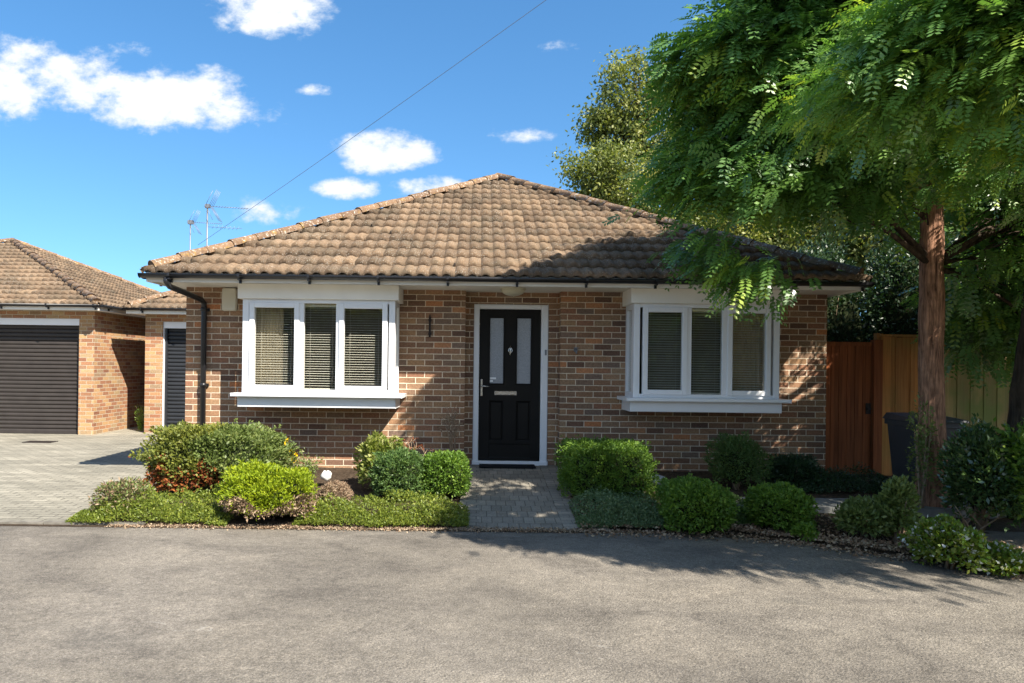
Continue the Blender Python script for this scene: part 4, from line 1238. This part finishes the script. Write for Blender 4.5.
# yellow flowers
def flower_plant(name, label, px, py_top, d, leafmat, petal, blooms, seed, w_=.14, h_=None, cat='flower'):
    rng = np.random.default_rng(seed); t = P(px, py_top, d); z0 = max(-.195, ground_z(t.x, t.y)); h = t.z - z0
    e = empty(name, (t.x, t.y, z0), label, cat)
    b = MB(); heads = []
    for i in range(9):
        a = rng.uniform(0, 6.28); rr = rng.uniform(.2, 1)*w_
        tip = Vector((t.x+math.cos(a)*rr, t.y+math.sin(a)*rr*.8, z0+h*rng.uniform(.6,1.0)))
        b.tube([(t.x+math.cos(a)*.02, t.y, z0-.02), (t.x+math.cos(a)*rr*.5, t.y+math.sin(a)*rr*.4, z0+h*.5), tip], [.004,.003,.002], 5); heads.append(tip)
    b.build('stem', M['twig'], e)
    n = 900
    hp = np.array([heads[i][:] for i in rng.integers(0, len(heads), n)]); f = rng.random(n)[:,None]
    base = np.array((t.x, t.y, z0)); pos = base + (hp-base)*f*.95 + rng.normal(size=(n,3))*.03
    v, q = leaf_quads(pos, rng.normal(size=(n,3))+np.array((0,0,.4)), .035, .4, rng)
    np_mesh('foliage', v, q, L[leafmat], e, rng.random(n))
    if blooms:
        pos = []; dv = []
        for k in range(blooms):
            hd = heads[k % len(heads)] if blooms < 40 else Vector(base + (np.array(heads[k%len(heads)])-base)*rng.uniform(.75,1.0) + rng.normal(size=3)*.03)
            for j in range(7 if blooms < 40 else 4):
                a = 2*math.pi*j/7; pos.append(hd[:]); dv.append((math.cos(a), math.sin(a)*.4-.5, math.sin(a)*.8+.2))
        v, q = leaf_quads(np.array(pos), np.array(dv), .042 if blooms < 40 else .022, .6, rng)
        np_mesh('petals', v, q, L[petal], e, rng.random(len(q)))
    return e
flower_plant('yellow_flower', 'tall yellow flower blooming behind the rounded hedge', 285, 440, 8.1, 'privet', 'yellow', 3, 31, .05)
flower_plant('yellow_flower', 'lower yellow flower in front, nearer the lime conifer', 293, 452, 7.9, 'privet', 'yellow', 4, 32, .05)
flower_plant('leafy_plant', 'small green leafy plant below the left end of the left bay window', 308, 448, 8.2, 'privet', 'yellow', 0, 33, .12, cat='plant')
# stones
def stone(label, px, py, d, s, mat, seed):
    p = P(px, py, d); rng = np.random.default_rng(seed)
    nu, nv = 14, 8; v = []; q = []
    for j in range(nv+1):
        ph = math.pi*j/nv
        for i in range(nu):
            a = 2*math.pi*i/nu; dv = np.array((math.cos(a)*math.sin(ph), math.sin(a)*math.sin(ph), math.cos(ph)))
            k = lump(dv[None], seed, .18, 2.6)[0]
            v.append(np.array(p) + dv*k*np.array(s))
    for j in range(nv):
        for i in range(nu): q.append((j*nu+i, j*nu+(i+1)%nu, (j+1)*nu+(i+1)%nu, (j+1)*nu+i))
    o = np_mesh('garden_stone', v, q, mat, smooth=True)
    tag(o, label, 'stone')
stone('round white stone sitting behind the dried tuft', 326, 475.5, 8.05, (.06,.06,.06), M['whitestone'], 4)
stone('flat pale grey stone beside the square box hedge', 655, 480, 8.25, (.13,.10,.06), M['stone'], 5)
# bare twiggy plants against the wall
def bare(label, px, py0, py1, d, wd, n, seed, tipmat=None):
    a = P(px, py1, d); t = P(px, py0, d); z0 = ground_z(a.x, a.y); h = t.z - z0; rr = random.Random(seed)
    e = empty('bare_shrub', (a.x, a.y, z0), label, 'shrub')
    b = MB(); tips = []
    for i in range(n):
        x = rr.uniform(-wd, wd); y = rr.uniform(-.1,.1)
        p0 = Vector((a.x+x*.1, a.y, z0-.02)); p1 = Vector((a.x+x*.5+rr.uniform(-.03,.03), a.y+y*.5, z0+h*rr.uniform(.35,.55))); p2 = Vector((a.x+x, a.y+y, z0+h*rr.uniform(.7,1)))
        b.tube([p0,p1,p2], [.007,.005,.0025], 5)
        for k in range(5):
            q = p1.lerp(p2, rr.random()); q2 = q + Vector((rr.uniform(-.09,.09), rr.uniform(-.05,.05), rr.uniform(-.02,.1)))
            b.tube([q, q2], [.0035,.002], 4); tips.append(q2)
    b.build('branches', M['twig'], e)
    rng = np.random.default_rng(seed); m = len(tips)*5
    pos = np.array([tips[i % len(tips)][:] for i in range(m)]) + rng.normal(size=(m,3))*.012
    v, q = leaf_quads(pos, rng.normal(size=(m,3)), .028, .5, rng)
    np_mesh('dry_leaves', v, q, L[tipmat or 'dry'], e, rng.random(m))
bare('bare grey branched shrub against the brick pier left of the door', 455, 400, 462, 8.85, .18, 9, 41)
bare('withered shrub with rusty seed heads between the variegated shrub and the path', 413, 438, 478, 8.3, .16, 8, 42, 'rust')
# right bed
c, r = auto(558, 650, 441, 504, .52)
shrub('box_hedge', 'large square clipped box hedge right of the path', 'hedge', c, r, 'box', 24000, .032, .4, 5.0, .09, 51)
c, r = auto(660, 733, 480, 536, .36)
shrub('box_ball', 'round clipped box ball below the right bay window, the left of the two', 'shrub', c, r, 'box', 12000, .034, .5, 2.8, .11, 52, group='clipped box balls')
c, r = auto(746, 808, 486, 534, .32)
shrub('box_ball', 'smaller clipped box ball, the right of the two, nearer the gate', 'shrub', c, r, 'box', 9500, .034, .5, 2.8, .12, 53, group='clipped box balls')
c, r = auto(705, 768, 434, 494, .34)
shrub('loose_shrub', 'tall loose dark shrub against the wall behind the box balls', 'shrub', c, r, 'hebe', 9000, .036, .3, 2.0, .2, 54, depth=.5, stems=10)
c, r = auto(764, 822, 455, 492, .28)
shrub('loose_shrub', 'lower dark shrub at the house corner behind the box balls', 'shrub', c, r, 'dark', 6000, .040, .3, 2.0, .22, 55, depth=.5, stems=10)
c, r = auto(792, 815, 524, 541, .10)
shrub('lime_seedling', 'tiny bright green plant at the foot of the right box ball', 'plant', c, r, 'bright', 700, .035, .6, 2.0, .2, 56, core=False, stems=3, depth=.6)
c, r = auto(838, 892, 500, 542, .24, -.17)
shrub('leafy_shrub', 'low leafy shrub left of the tree trunk', 'shrub', c, r, 'privet', 3600, .045, .5, 2.0, .2, 57, depth=.6, core=False, stems=10)
c, r = auto(874, 918, 478, 546, .2, -.17)
shrub('leafy_shrub', 'taller leafy plant climbing beside the trunk base', 'shrub', c, r, 'privet', 2600, .045, .5, 1.6, .25, 58, depth=.7, core=False, stems=10)
shrub('climbing_plant', 'pale leaved climber with bare stems clinging to the left of the trunk base', 'climber', (4.47, -1.88, -.17), (.13, .12, 1.15), 'privet', 700, .04, .5, 2.0, .3, 63, depth=.8, core=False, stems=9)
def wf_mi(pos, rng):
    top = rng.random(len(pos)) < .10
    return ['bright','white','cover'], np.where(top, 1, rng.choice([0,2], len(pos), p=[.35,.65]))
c, r = auto(914, 978, 518, 585, .3, -.19)
shrub('flowering_shrub', 'low shrub dotted with white flowers in front of the tree trunk', 'shrub', c, r, 'cover', 5200, .036, .6, 2.0, .22, 59, depth=.55, core=True, mi_fn=wf_mi, stems=8)
c, r = auto(955, 1024, 545, 598, .28, -.19)
shrub('flowering_shrub', 'white flowered shrub at the right edge of the road', 'shrub', c, r, 'cover', 4600, .036, .6, 2.0, .22, 60, depth=.55, core=True, mi_fn=wf_mi, stems=8)
c, r = auto(950, 1012, 426, 536, .42, -.17)
shrub('laurel', 'dark glossy laurel bush right of the tree trunk', 'shrub', c, r, 'laurel', 7000, .055, .45, 2.0, .2, 61, depth=.6, core=True, stems=12)
c, r = auto(1000, 1090, 420, 548, .5, -.17)
shrub('laurel', 'lighter leafy bush at the right edge behind the flowers', 'shrub', c, r, 'bright', 5200, .06, .5, 2.0, .2, 62, depth=.6, core=True, stems=12)
# leaf litter, countless
def litter(n, seed):
    rng = np.random.default_rng(seed); pos = []
    while len(pos) < n:
        x = rng.uniform(.95, 8.0); u = rng.random(); f = bed_front(x)
        y = f + rng.normal(.12, .16) if u < .6 else f + rng.uniform(0, 1.4)
        if y < f - .25: continue
        y = max(y, -5.2)
        z = (-.192 if y < f + .05 else max(ground_z(x, y), -.19) + .02)
        pos.append((x, y, z + rng.uniform(0,.012)))
    pos = np.array(pos); dv = rng.normal(size=pos.shape); dv[:,2] *= .22
    v, q = leaf_quads(pos, dv, .030, .55, rng, curl=.8)
    o = np_mesh('leaf_litter', v, q, L['dry'], None, rng.random(len(q)))
    tag(o, 'brown fallen leaves scattered along the edge of the right bed', 'leaf litter', kind='stuff')
litter(18000, 71)
def gravel(n, seed):
    rng = np.random.default_rng(seed)
    x = rng.uniform(-3.3, 1.1, n); y = -2.63 + rng.normal(0, .05, n); z = np.full(n, -.190)
    pos = np.stack([x, y, z + rng.uniform(0,.006,n)], 1); dv = rng.normal(size=pos.shape); dv[:,2] *= .2
    v, q = leaf_quads(pos, dv, .016, .8, rng, curl=.8)
    o = np_mesh('grit', v, q, L['dry'], None, rng.random(len(q)))
    tag(o, 'grit and dry crumbs gathered along the front of the left bed and path', 'grit', kind='stuff')
gravel(5000, 72)
b = MB(); rr = random.Random(5)
bx_, by_ = P(985, 520, 6.9).x, P(985, 520, 6.9).y
for i in range(10):
    a = rr.uniform(-.4, .5); l = rr.uniform(.2,.5)
    p0 = Vector((bx_-.3+rr.uniform(-.1,.1), by_-.15+rr.uniform(-.2,.1), -.15)); p1 = p0 + Vector((l*math.cos(a)*rr.choice((1,-.4)), rr.uniform(-.1,.1), l*abs(math.sin(a))+.12))
    b.tube([p0, p0.lerp(p1,.5)+Vector((0,0,.03)), p1], [.009,.006,.003], 5)
tag(b.build('fallen_branch', M['twig']), 'bare dead branches lying between the laurel and the white flowers', 'branch')
# plant behind the narrow garage corner
flower_plant('wall_plant', 'small bright green plant growing from the gap between the garages', 141, 405, 14.9, 'bright', 'yellow', 0, 35, .12, cat='plant')

# ---- added out of view, so the window panes have something dark to mirror
shrub('added_hedge', 'added hedge across the road behind the viewer, unseen, put in for the window panes to mirror', 'hedge', (0, -26, -.3), (26, 1.6, 4.6), 'far', 26000, .22, .6, 6.0, .10, 300, depth=.15, stems=0)
# ---- trees
def tree_trunk(pts, rad, mat, parent, flute=.0, n=14, seed=0):
    rq = random.Random(seed+5); P2 = []; R2 = []; NN = 34 if flute else len(pts)
    for i in range(NN):
        t = i/(NN-1); s_ = t*(len(pts)-1); k = min(int(s_), len(pts)-2); f = s_-k
        q = Vector(pts[k]).lerp(Vector(pts[k+1]), f); r_ = rad[k]*(1-f)+rad[k+1]*f
        P2.append(q + Vector((rq.uniform(-.008,.008), rq.uniform(-.008,.008), 0))); R2.append(r_*(1+rq.uniform(-.06,.06)))
    pts, rad = P2, R2
    b = MB(); b.tube(pts, rad, n)
    if flute:
        rng = random.Random(seed); amps = [1+rng.uniform(-flute, flute) for _ in range(n)]
        nr = len(pts); cen = [Vector(p) for p in pts]
        for i in range(nr):
            for k in range(n):
                v = Vector(b.v[i*n+k]); b.v[i*n+k] = tuple(cen[i] + (v-cen[i])*amps[k]*(1+rng.uniform(-.03,.03)))
    return b.build('trunk', mat, parent)

def interp(pts, t):
    s = t*(len(pts)-1); i = min(int(s), len(pts)-2); return Vector(pts[i]).lerp(Vector(pts[i+1]), s-i)

def frond_mesh(P0, D, G, ln, rng, pairs=6, lf=.055, lw=.021):
    """pinnate leaves: P0 base, D heading; they arch over and hang. Returns verts, quads"""
    n = len(P0); D = unit(D)
    side = unit(np.cross(D, np.array((0,0,1.0)) + rng.normal(size=(n,3))*.35))
    out_v = []
    ln = ln * rng.uniform(.7, 1.25, n)
    for k in range(pairs):
        t = (k + .7) / pairs
        c = P0 + D*(ln*t)[:,None] + np.array((0,0,-1.0))*(ln*G*t*t)[:,None]
        tang = unit(D + np.array((0,0,-2.0))*(G*t)[:,None])
        sc_ = 1 - .35*abs(t-.45)*1.6
        for s in (-1, 1):
            d = unit(side*s*.85 + tang*.5 + np.array((0,0,-.05)) + rng.normal(size=(n,3))*.06)
            nn = unit(np.cross(d, tang)); w_ = unit(np.cross(nn, d))
            l = (lf*sc_*rng.uniform(.85,1.15,n))[:,None]; wd = lw*sc_
            v = np.empty((n,4,3)); v[:,0]=c; v[:,1]=c+d*l*.5+w_*wd*.5; v[:,2]=c+d*l; v[:,3]=c+d*l*.5-w_*wd*.5
            out_v.append(v)
    v = np.concatenate(out_v, 0)
    return v.reshape(-1,3), np.arange(len(v)*4).reshape(-1,4), n, pairs*2

def acacia(name, label, base, tpts, trad, blobs, seed, mat='acacia', bark='bark_red', group=None, fr_per=13, ln=.26, limbs=22, fr_scale=1.0, flute=.12, keepfn=None, crown_tint=0.0):
    rng = np.random.default_rng(seed); rr = random.Random(seed)
    e = empty(name, base, label, 'tree', group)
    tree_trunk(tpts, trad, M[bark], e, flute, 16, seed)
    cl = []; cn = []
    for (cx, cy, cz, rx, ry, rz, n) in blobs:
        d = unit(rng.normal(size=(n,3))); d[:,2] = np.where((d[:,2] < -.2) & (rng.random(n) < .45), -d[:,2], d[:,2])
        k = lump(d, seed+int(cx*10), .22, 3.5) * (1 - .55*rng.random(n)**1.8)
        cl.append(np.array((cx,cy,cz)) + d*k[:,None]*np.array((rx,ry,rz))); cn.append(d)
    cl = np.vstack(cl); cn = np.vstack(cn)
    # boughs: leaf clusters gather in lumps with dark gaps between
    w1 = np.sin(cl[:,0]*5.1+1.3*np.sin(cl[:,2]*3.3)+seed)+np.sin(cl[:,1]*4.7+1.1*np.sin(cl[:,0]*2.9))+np.sin(cl[:,2]*6.3+1.2*np.sin(cl[:,1]*3.7)+.6)
    kp = (w1 > -.1) | (rng.random(len(cl)) < .10)
    cl = cl[kp]; cn = cn[kp]; w1 = w1[kp]
    if keepfn is not None:
        kp = np.array([keepfn(p) for p in cl]); cl = cl[kp]; cn = cn[kp]
    # limbs and twigs carrying the leaf clusters
    b = MB(); zt0, zt1 = tpts[0][2], tpts[-1][2]
    idx = rng.choice(len(cl), min(limbs*7, len(cl)), replace=False)
    for c, i in enumerate(idx):
        p = Vector(cl[i]); hz_ = min(max(p.z - .12*math.hypot(p.x-base[0], p.y-base[1]), 3.0), zt1*.97)
        t = (hz_-zt0)/(zt1-zt0); q = interp(tpts, max(0.0, min(1,t)))
        big = c < limbs
        r0 = .030 if big else .012
        mid = q.lerp(p, .5) + Vector((rr.uniform(-.2,.2), rr.uniform(-.2,.2), rr.uniform(.05,.3)))
        if big: b.tube([q, q.lerp(mid,.5)+Vector((0,0,.05)), mid, p], [r0, r0*.8, r0*.55, .008], 6)
        else: b.tube([q.lerp(mid,.7), mid, p], [r0*.7, r0*.6, .004], 4)
    b.build('limb', M['bark_dark'], e)
    N = len(cl)*fr_per
    ci = np.repeat(np.arange(len(cl)), fr_per)
    outw = cl - np.array((base[0], base[1], 0)); outw[:,2] = 0; outw = unit(outw)
    off = rng.normal(size=(N,3))*np.array((.15,.15,.10))
    P0 = cl[ci] + off
    D = unit(outw[ci]*.55 + cn[ci]*.35 + off*2.2 + rng.normal(size=(N,3))*.42 + np.array((0,0,-.50)))
    G = rng.uniform(.05, .45, N)
    v, q, n_, m_ = frond_mesh(P0, D, G, ln*fr_scale, rng, 6, .095*fr_scale, .046*fr_scale)
    ctint = np.clip(rng.normal(.42+crown_tint, .2, len(cl)), 0, 1)
    ft = np.clip(ctint[ci] + rng.normal(0,.2,N), 0, 1)
    tint = np.tile(ft, m_)
    np_mesh('crown', v, q, L[mat], e, tint)
    return e

# gaps in the crowns: where the photograph shows a patch of sun, the leaves on the way to the sun are missing
SUN_PATCHES = [(3.9,0,1.35,.26),(4.2,0,1.62,.26),(3.72,0,1.08,.22),(4.05,0,.6,.24),(4.22,0,.32,.2),(1.9,-.5,1.35,.2),(3.55,-.5,1.3,.18),(3.6,-.5,1.0,.2),(2.9,-.5,.93,.16),
    (4.62,.2,1.45,.24),(4.72,.2,1.2,.2),(.5,-2.1,-.15,.2),(.85,-1.95,-.15,.18),(1.95,-1.7,.35,.46),(2.75,-1.7,.35,.42),(1.05,-1.2,.45,.32),(4.0,-2.3,.1,.34),(4.4,-3.2,.1,.3),(4.9,-3.1,.1,.3),
    (4.55,-1.85,1.9,.2),(4.6,-1.85,1.0,.2),(2.1,0,.12,.2),(2.2,-3.2,-.2,.2),(3.0,-3.5,-.2,.24),(1.6,-2.85,-.2,.16),(5.6,-1.2,.6,.3),(3.6,-2.4,-.1,.25),(.9,0,1.2,.16),(2.9,-3.3,3.7,.35),(4.2,-3.0,3.2,.3),(3.4,-3.2,2.9,.25)]
SP = np.array(SUN_PATCHES); SUNV = np.array(SUN[:])
def in_sun_patch(p):
    v = np.array(p) - SP[:,:3]; along = v @ SUNV
    dist = np.linalg.norm(v - along[:,None]*SUNV, axis=1)
    return bool(np.any((dist < SP[:,3] + .08) & (along > 0)))

def shade_ok(p, road_slack=0.0):
    """does the shadow of this cluster fall inside the shaded part of the photograph"""
    x, y, z = p
    if in_sun_patch(p): return False
    if y < 0:
        xw = x + SX*y; zw = z + K*y
        if 0 <= zw <= 2.25 and (xw < -.30 + .0 - .22*(1.2-zw)): return False
        if zw < 0:
            t = (z + .2)/K; X = x - SX*t; Y = y + t
            edge = np.interp(X, [-.6,-.1,.6,1.3,2.9,3.5,5,8], [-2.5,-2.75,-3.1,-3.45,-3.95,-4.3,-5.2,-6.5])
            return Y > edge + .12 + road_slack and X > -.05 + .12*min(0, Y+2.6)
    t = (z - 2.315 - .518*(y+.8))/(K+.518)
    if t > 0:
        X = x - SX*t; Y = y + t
        if Y > -.9:
            if X < .60: return False
            if Y > .12 + .2*min(1, max(0, X-.8)) and X < 2.9 - .0*Y: return False
            if Y > 1.2 + (X-2.9): return False
    return True

TB = (4.68, -1.70, -0.17)
def keep_main(p):
    d = p[1]-CAMY; px = VX + p[0]*F/d; py = VY - (p[2]-CAMZ)*F/d
    if px < 666 + (8 if py < 60 else 0): return False
    lim = np.interp(px, [664,684,706,730,790,815,850,940,960,1100], [222,246,270,298,300,262,235,240,365,385])
    if py > lim: return False
    if 893 < px < 965 and 175 < py < 345 and p[1] < -1.5 and RNG.random() < .93: return False
    if 715 < px < 850 and 185 < py < 262 and RNG.random() < .86: return False
    return shade_ok(p)
acacia('acacia_tree', 'tall tree with straight reddish trunk and drooping feathery crown over the roof', TB,
       [(4.70,-1.70,-.25),(4.69,-1.70,.0),(4.68,-1.70,.6),(4.66,-1.70,1.6),(4.65,-1.70,2.8),(4.62,-1.68,4.2),(4.60,-1.66,5.2),(4.58,-1.65,6.0)],
       [.205,.150,.114,.106,.100,.09,.06,.03],
       [(4.3,-2.1,4.6,2.85,2.2,1.55,1700),(2.8,-2.4,3.9,1.3,1.0,1.6,420),(3.6,-2.6,3.55,1.4,.9,.9,260),(6.0,-1.5,3.1,1.5,1.0,1.4,330),(4.5,-1.9,4.8,1.9,1.5,1.3,260),(2.6,-2.0,2.75,.8,.6,.8,200),(5.6,-1.1,2.2,1.3,.6,.9,260),(6.6,-1.2,2.7,1.2,.6,1.1,420),(6.3,-1.0,1.95,.9,.4,.5,260),(2.75,-2.2,4.9,1.1,.9,.8,420),(2.5,-1.7,4.1,.9,.8,.7,300),(2.6,-1.8,5.1,.9,.8,.6,700),(2.15,-2.6,4.5,.65,.6,.9,520)],
       101, group='feathery leaved trees', keepfn=keep_main, fr_scale=.80, fr_per=27)
T2 = (5.40, -1.95, -0.17)
def keep_two(p):
    d = p[1]-CAMY
    if d < 2.7: return False
    if p[1] < -2.6 and p[2] > 3.75: return False
    px = VX + p[0]*F/d; py = VY - (p[2]-CAMZ)*F/d
    if px < 845 + 30*math.sin(py*.05): return False
    if py > np.interp(px, [735,850,900,960,1100], [110,150,190,330,380]): return False
    return shade_ok(p)
acacia('acacia_tree', 'second feathery tree at the right edge, its limbs reaching out over the road', T2,
       [(5.42,-1.95,-.25),(5.42,-1.96,1.0),(5.5,-2.1,2.4),(5.6,-2.5,3.8),(5.7,-2.9,5.2),(5.8,-3.1,6.6)], [.14,.12,.11,.09,.06,.03],
       [(5.2,-4.6,3.1,3.0,1.9,.62,1300),(3.9,-5.3,3.05,2.2,1.3,.5,1500),(3.4,-4.2,3.3,1.6,1.2,.55,420),(6.2,-1.8,2.5,1.2,.9,1.0,220),(6.6,-2.6,3.1,1.4,1.1,1.0,200),(8.3,-1.6,3.9,2.0,1.6,1.3,1200)],  # last blob: unseen crown mass added off to the right to shade the fence
       102, mat='acacia', bark='bark_dark', group='feathery leaved trees', keepfn=keep_two, flute=.1, crown_tint=.15, fr_scale=.54, fr_per=30)

def broad_tree(name, label, base, h, blobs, seed, mat='far', leaf=.09, per=60, cat='tree', group=None, spread=.4, tr=.14):
    rng = np.random.default_rng(seed); rr = random.Random(seed)
    e = empty(name, base, label, cat, group)
    tp = [(base[0], base[1], base[2]-.1), (base[0]+.1, base[1], base[2]+h*.35), (base[0]-.05, base[1]+.1, base[2]+h*.65), (base[0], base[1], base[2]+h*.92)]
    tree_trunk(tp, [tr, tr*.8, tr*.5, tr*.15], M['bark_dark'], e, .05, 10, seed)
    cl = []; 
    for (cx, cy, cz, rx, ry, rz, n) in blobs:
        d = unit(rng.normal(size=(n,3))); k = lump(d, seed+int(cx), .25, 4)*(1-.6*rng.random(n)**1.5)
        cl.append(np.array((cx,cy,cz)) + d*k[:,None]*np.array((rx,ry,rz)))
    cl = np.vstack(cl)
    b = MB()
    for i in rng.choice(len(cl), min(60, len(cl)), replace=False):
        p = Vector(cl[i]); t = max(.15, min(.95, (p.z-base[2]-.25*math.hypot(p.x-base[0], p.y-base[1]))/(h*.92)))
        q = interp(tp, t); b.tube([q, q.lerp(p,.5)+Vector((0,0,.2)), p], [tr*.3, tr*.18, .01], 5)
    b.build('limb', M['bark_dark'], e)
    N = len(cl)*per; ci = np.repeat(np.arange(len(cl)), per)
    pos = cl[ci] + rng.normal(size=(N,3))*spread*np.array((1,1,.75))*rng.uniform(.5,1.0,(N,1))
    v, q = leaf_quads(pos, rng.normal(size=(N,3))+np.array((0,0,-.3)), leaf, .55, rng)
    ct = np.clip(rng.normal(.45,.2,len(cl)),0,1)
    np_mesh('crown', v, q, L[mat], e, np.clip(ct[ci]+rng.normal(0,.18,N),0,1))
    return e
def bl(px, py, d, rx, rz, n, ry=None):
    p = P(px, py, d); return (p.x, p.y, p.z, rx, ry or rx, rz, n)
gb = -.3
p = P(640, 300, 26)
broad_tree('ash_tree', 'tall airy pale green tree rising behind the roof ridge', (p.x, p.y, gb), 10.5,
    [bl(640,95,26,1.5,1.3,90), bl(622,75,26,.9,.6,14), bl(600,118,26,.75,.8,28), bl(655,140,26,1.6,1.2,90), bl(612,135,26,1.0,.7,40)], 201, 'far', .14, 60, spread=.28, group='trees behind the bungalow')
p = P(610, 300, 22)
broad_tree('shrubby_tree', 'dense olive green tree just above the right hip of the roof', (p.x, p.y, gb), 6.4,
    [bl(598,178,22,1.15,1.0,60), bl(632,190,22,1.5,1.1,90), bl(668,205,22,1.5,1.4,90)], 202, 'far', .12, 90, spread=.28, group='trees behind the bungalow')
for i, (px, py, d, rx, rz, h, lab) in enumerate(((740,240,24,2.6,1.9,7.5,'sunlit leafy tree behind the roof, seen through gaps in the big crown'),
        (830,225,23,2.6,2.2,7.8,'sunlit leafy tree behind the right end of the roof'),
        (925,215,20,2.9,2.8,8.5,'tall leafy tree behind the fence and the red trunk'),
        (1040,200,18,3.0,3.2,9.0,'tall leafy tree at the far right behind the fence'))):
    q = P(px, 300, d)
    broad_tree('garden_tree', lab, (q.x, q.y, gb), h, [bl(px,py+10,d,rx,rz,330)], 210+i, 'far', .13, 90, group='trees behind the bungalow', spread=.33)
# dark evergreen mass behind the gate
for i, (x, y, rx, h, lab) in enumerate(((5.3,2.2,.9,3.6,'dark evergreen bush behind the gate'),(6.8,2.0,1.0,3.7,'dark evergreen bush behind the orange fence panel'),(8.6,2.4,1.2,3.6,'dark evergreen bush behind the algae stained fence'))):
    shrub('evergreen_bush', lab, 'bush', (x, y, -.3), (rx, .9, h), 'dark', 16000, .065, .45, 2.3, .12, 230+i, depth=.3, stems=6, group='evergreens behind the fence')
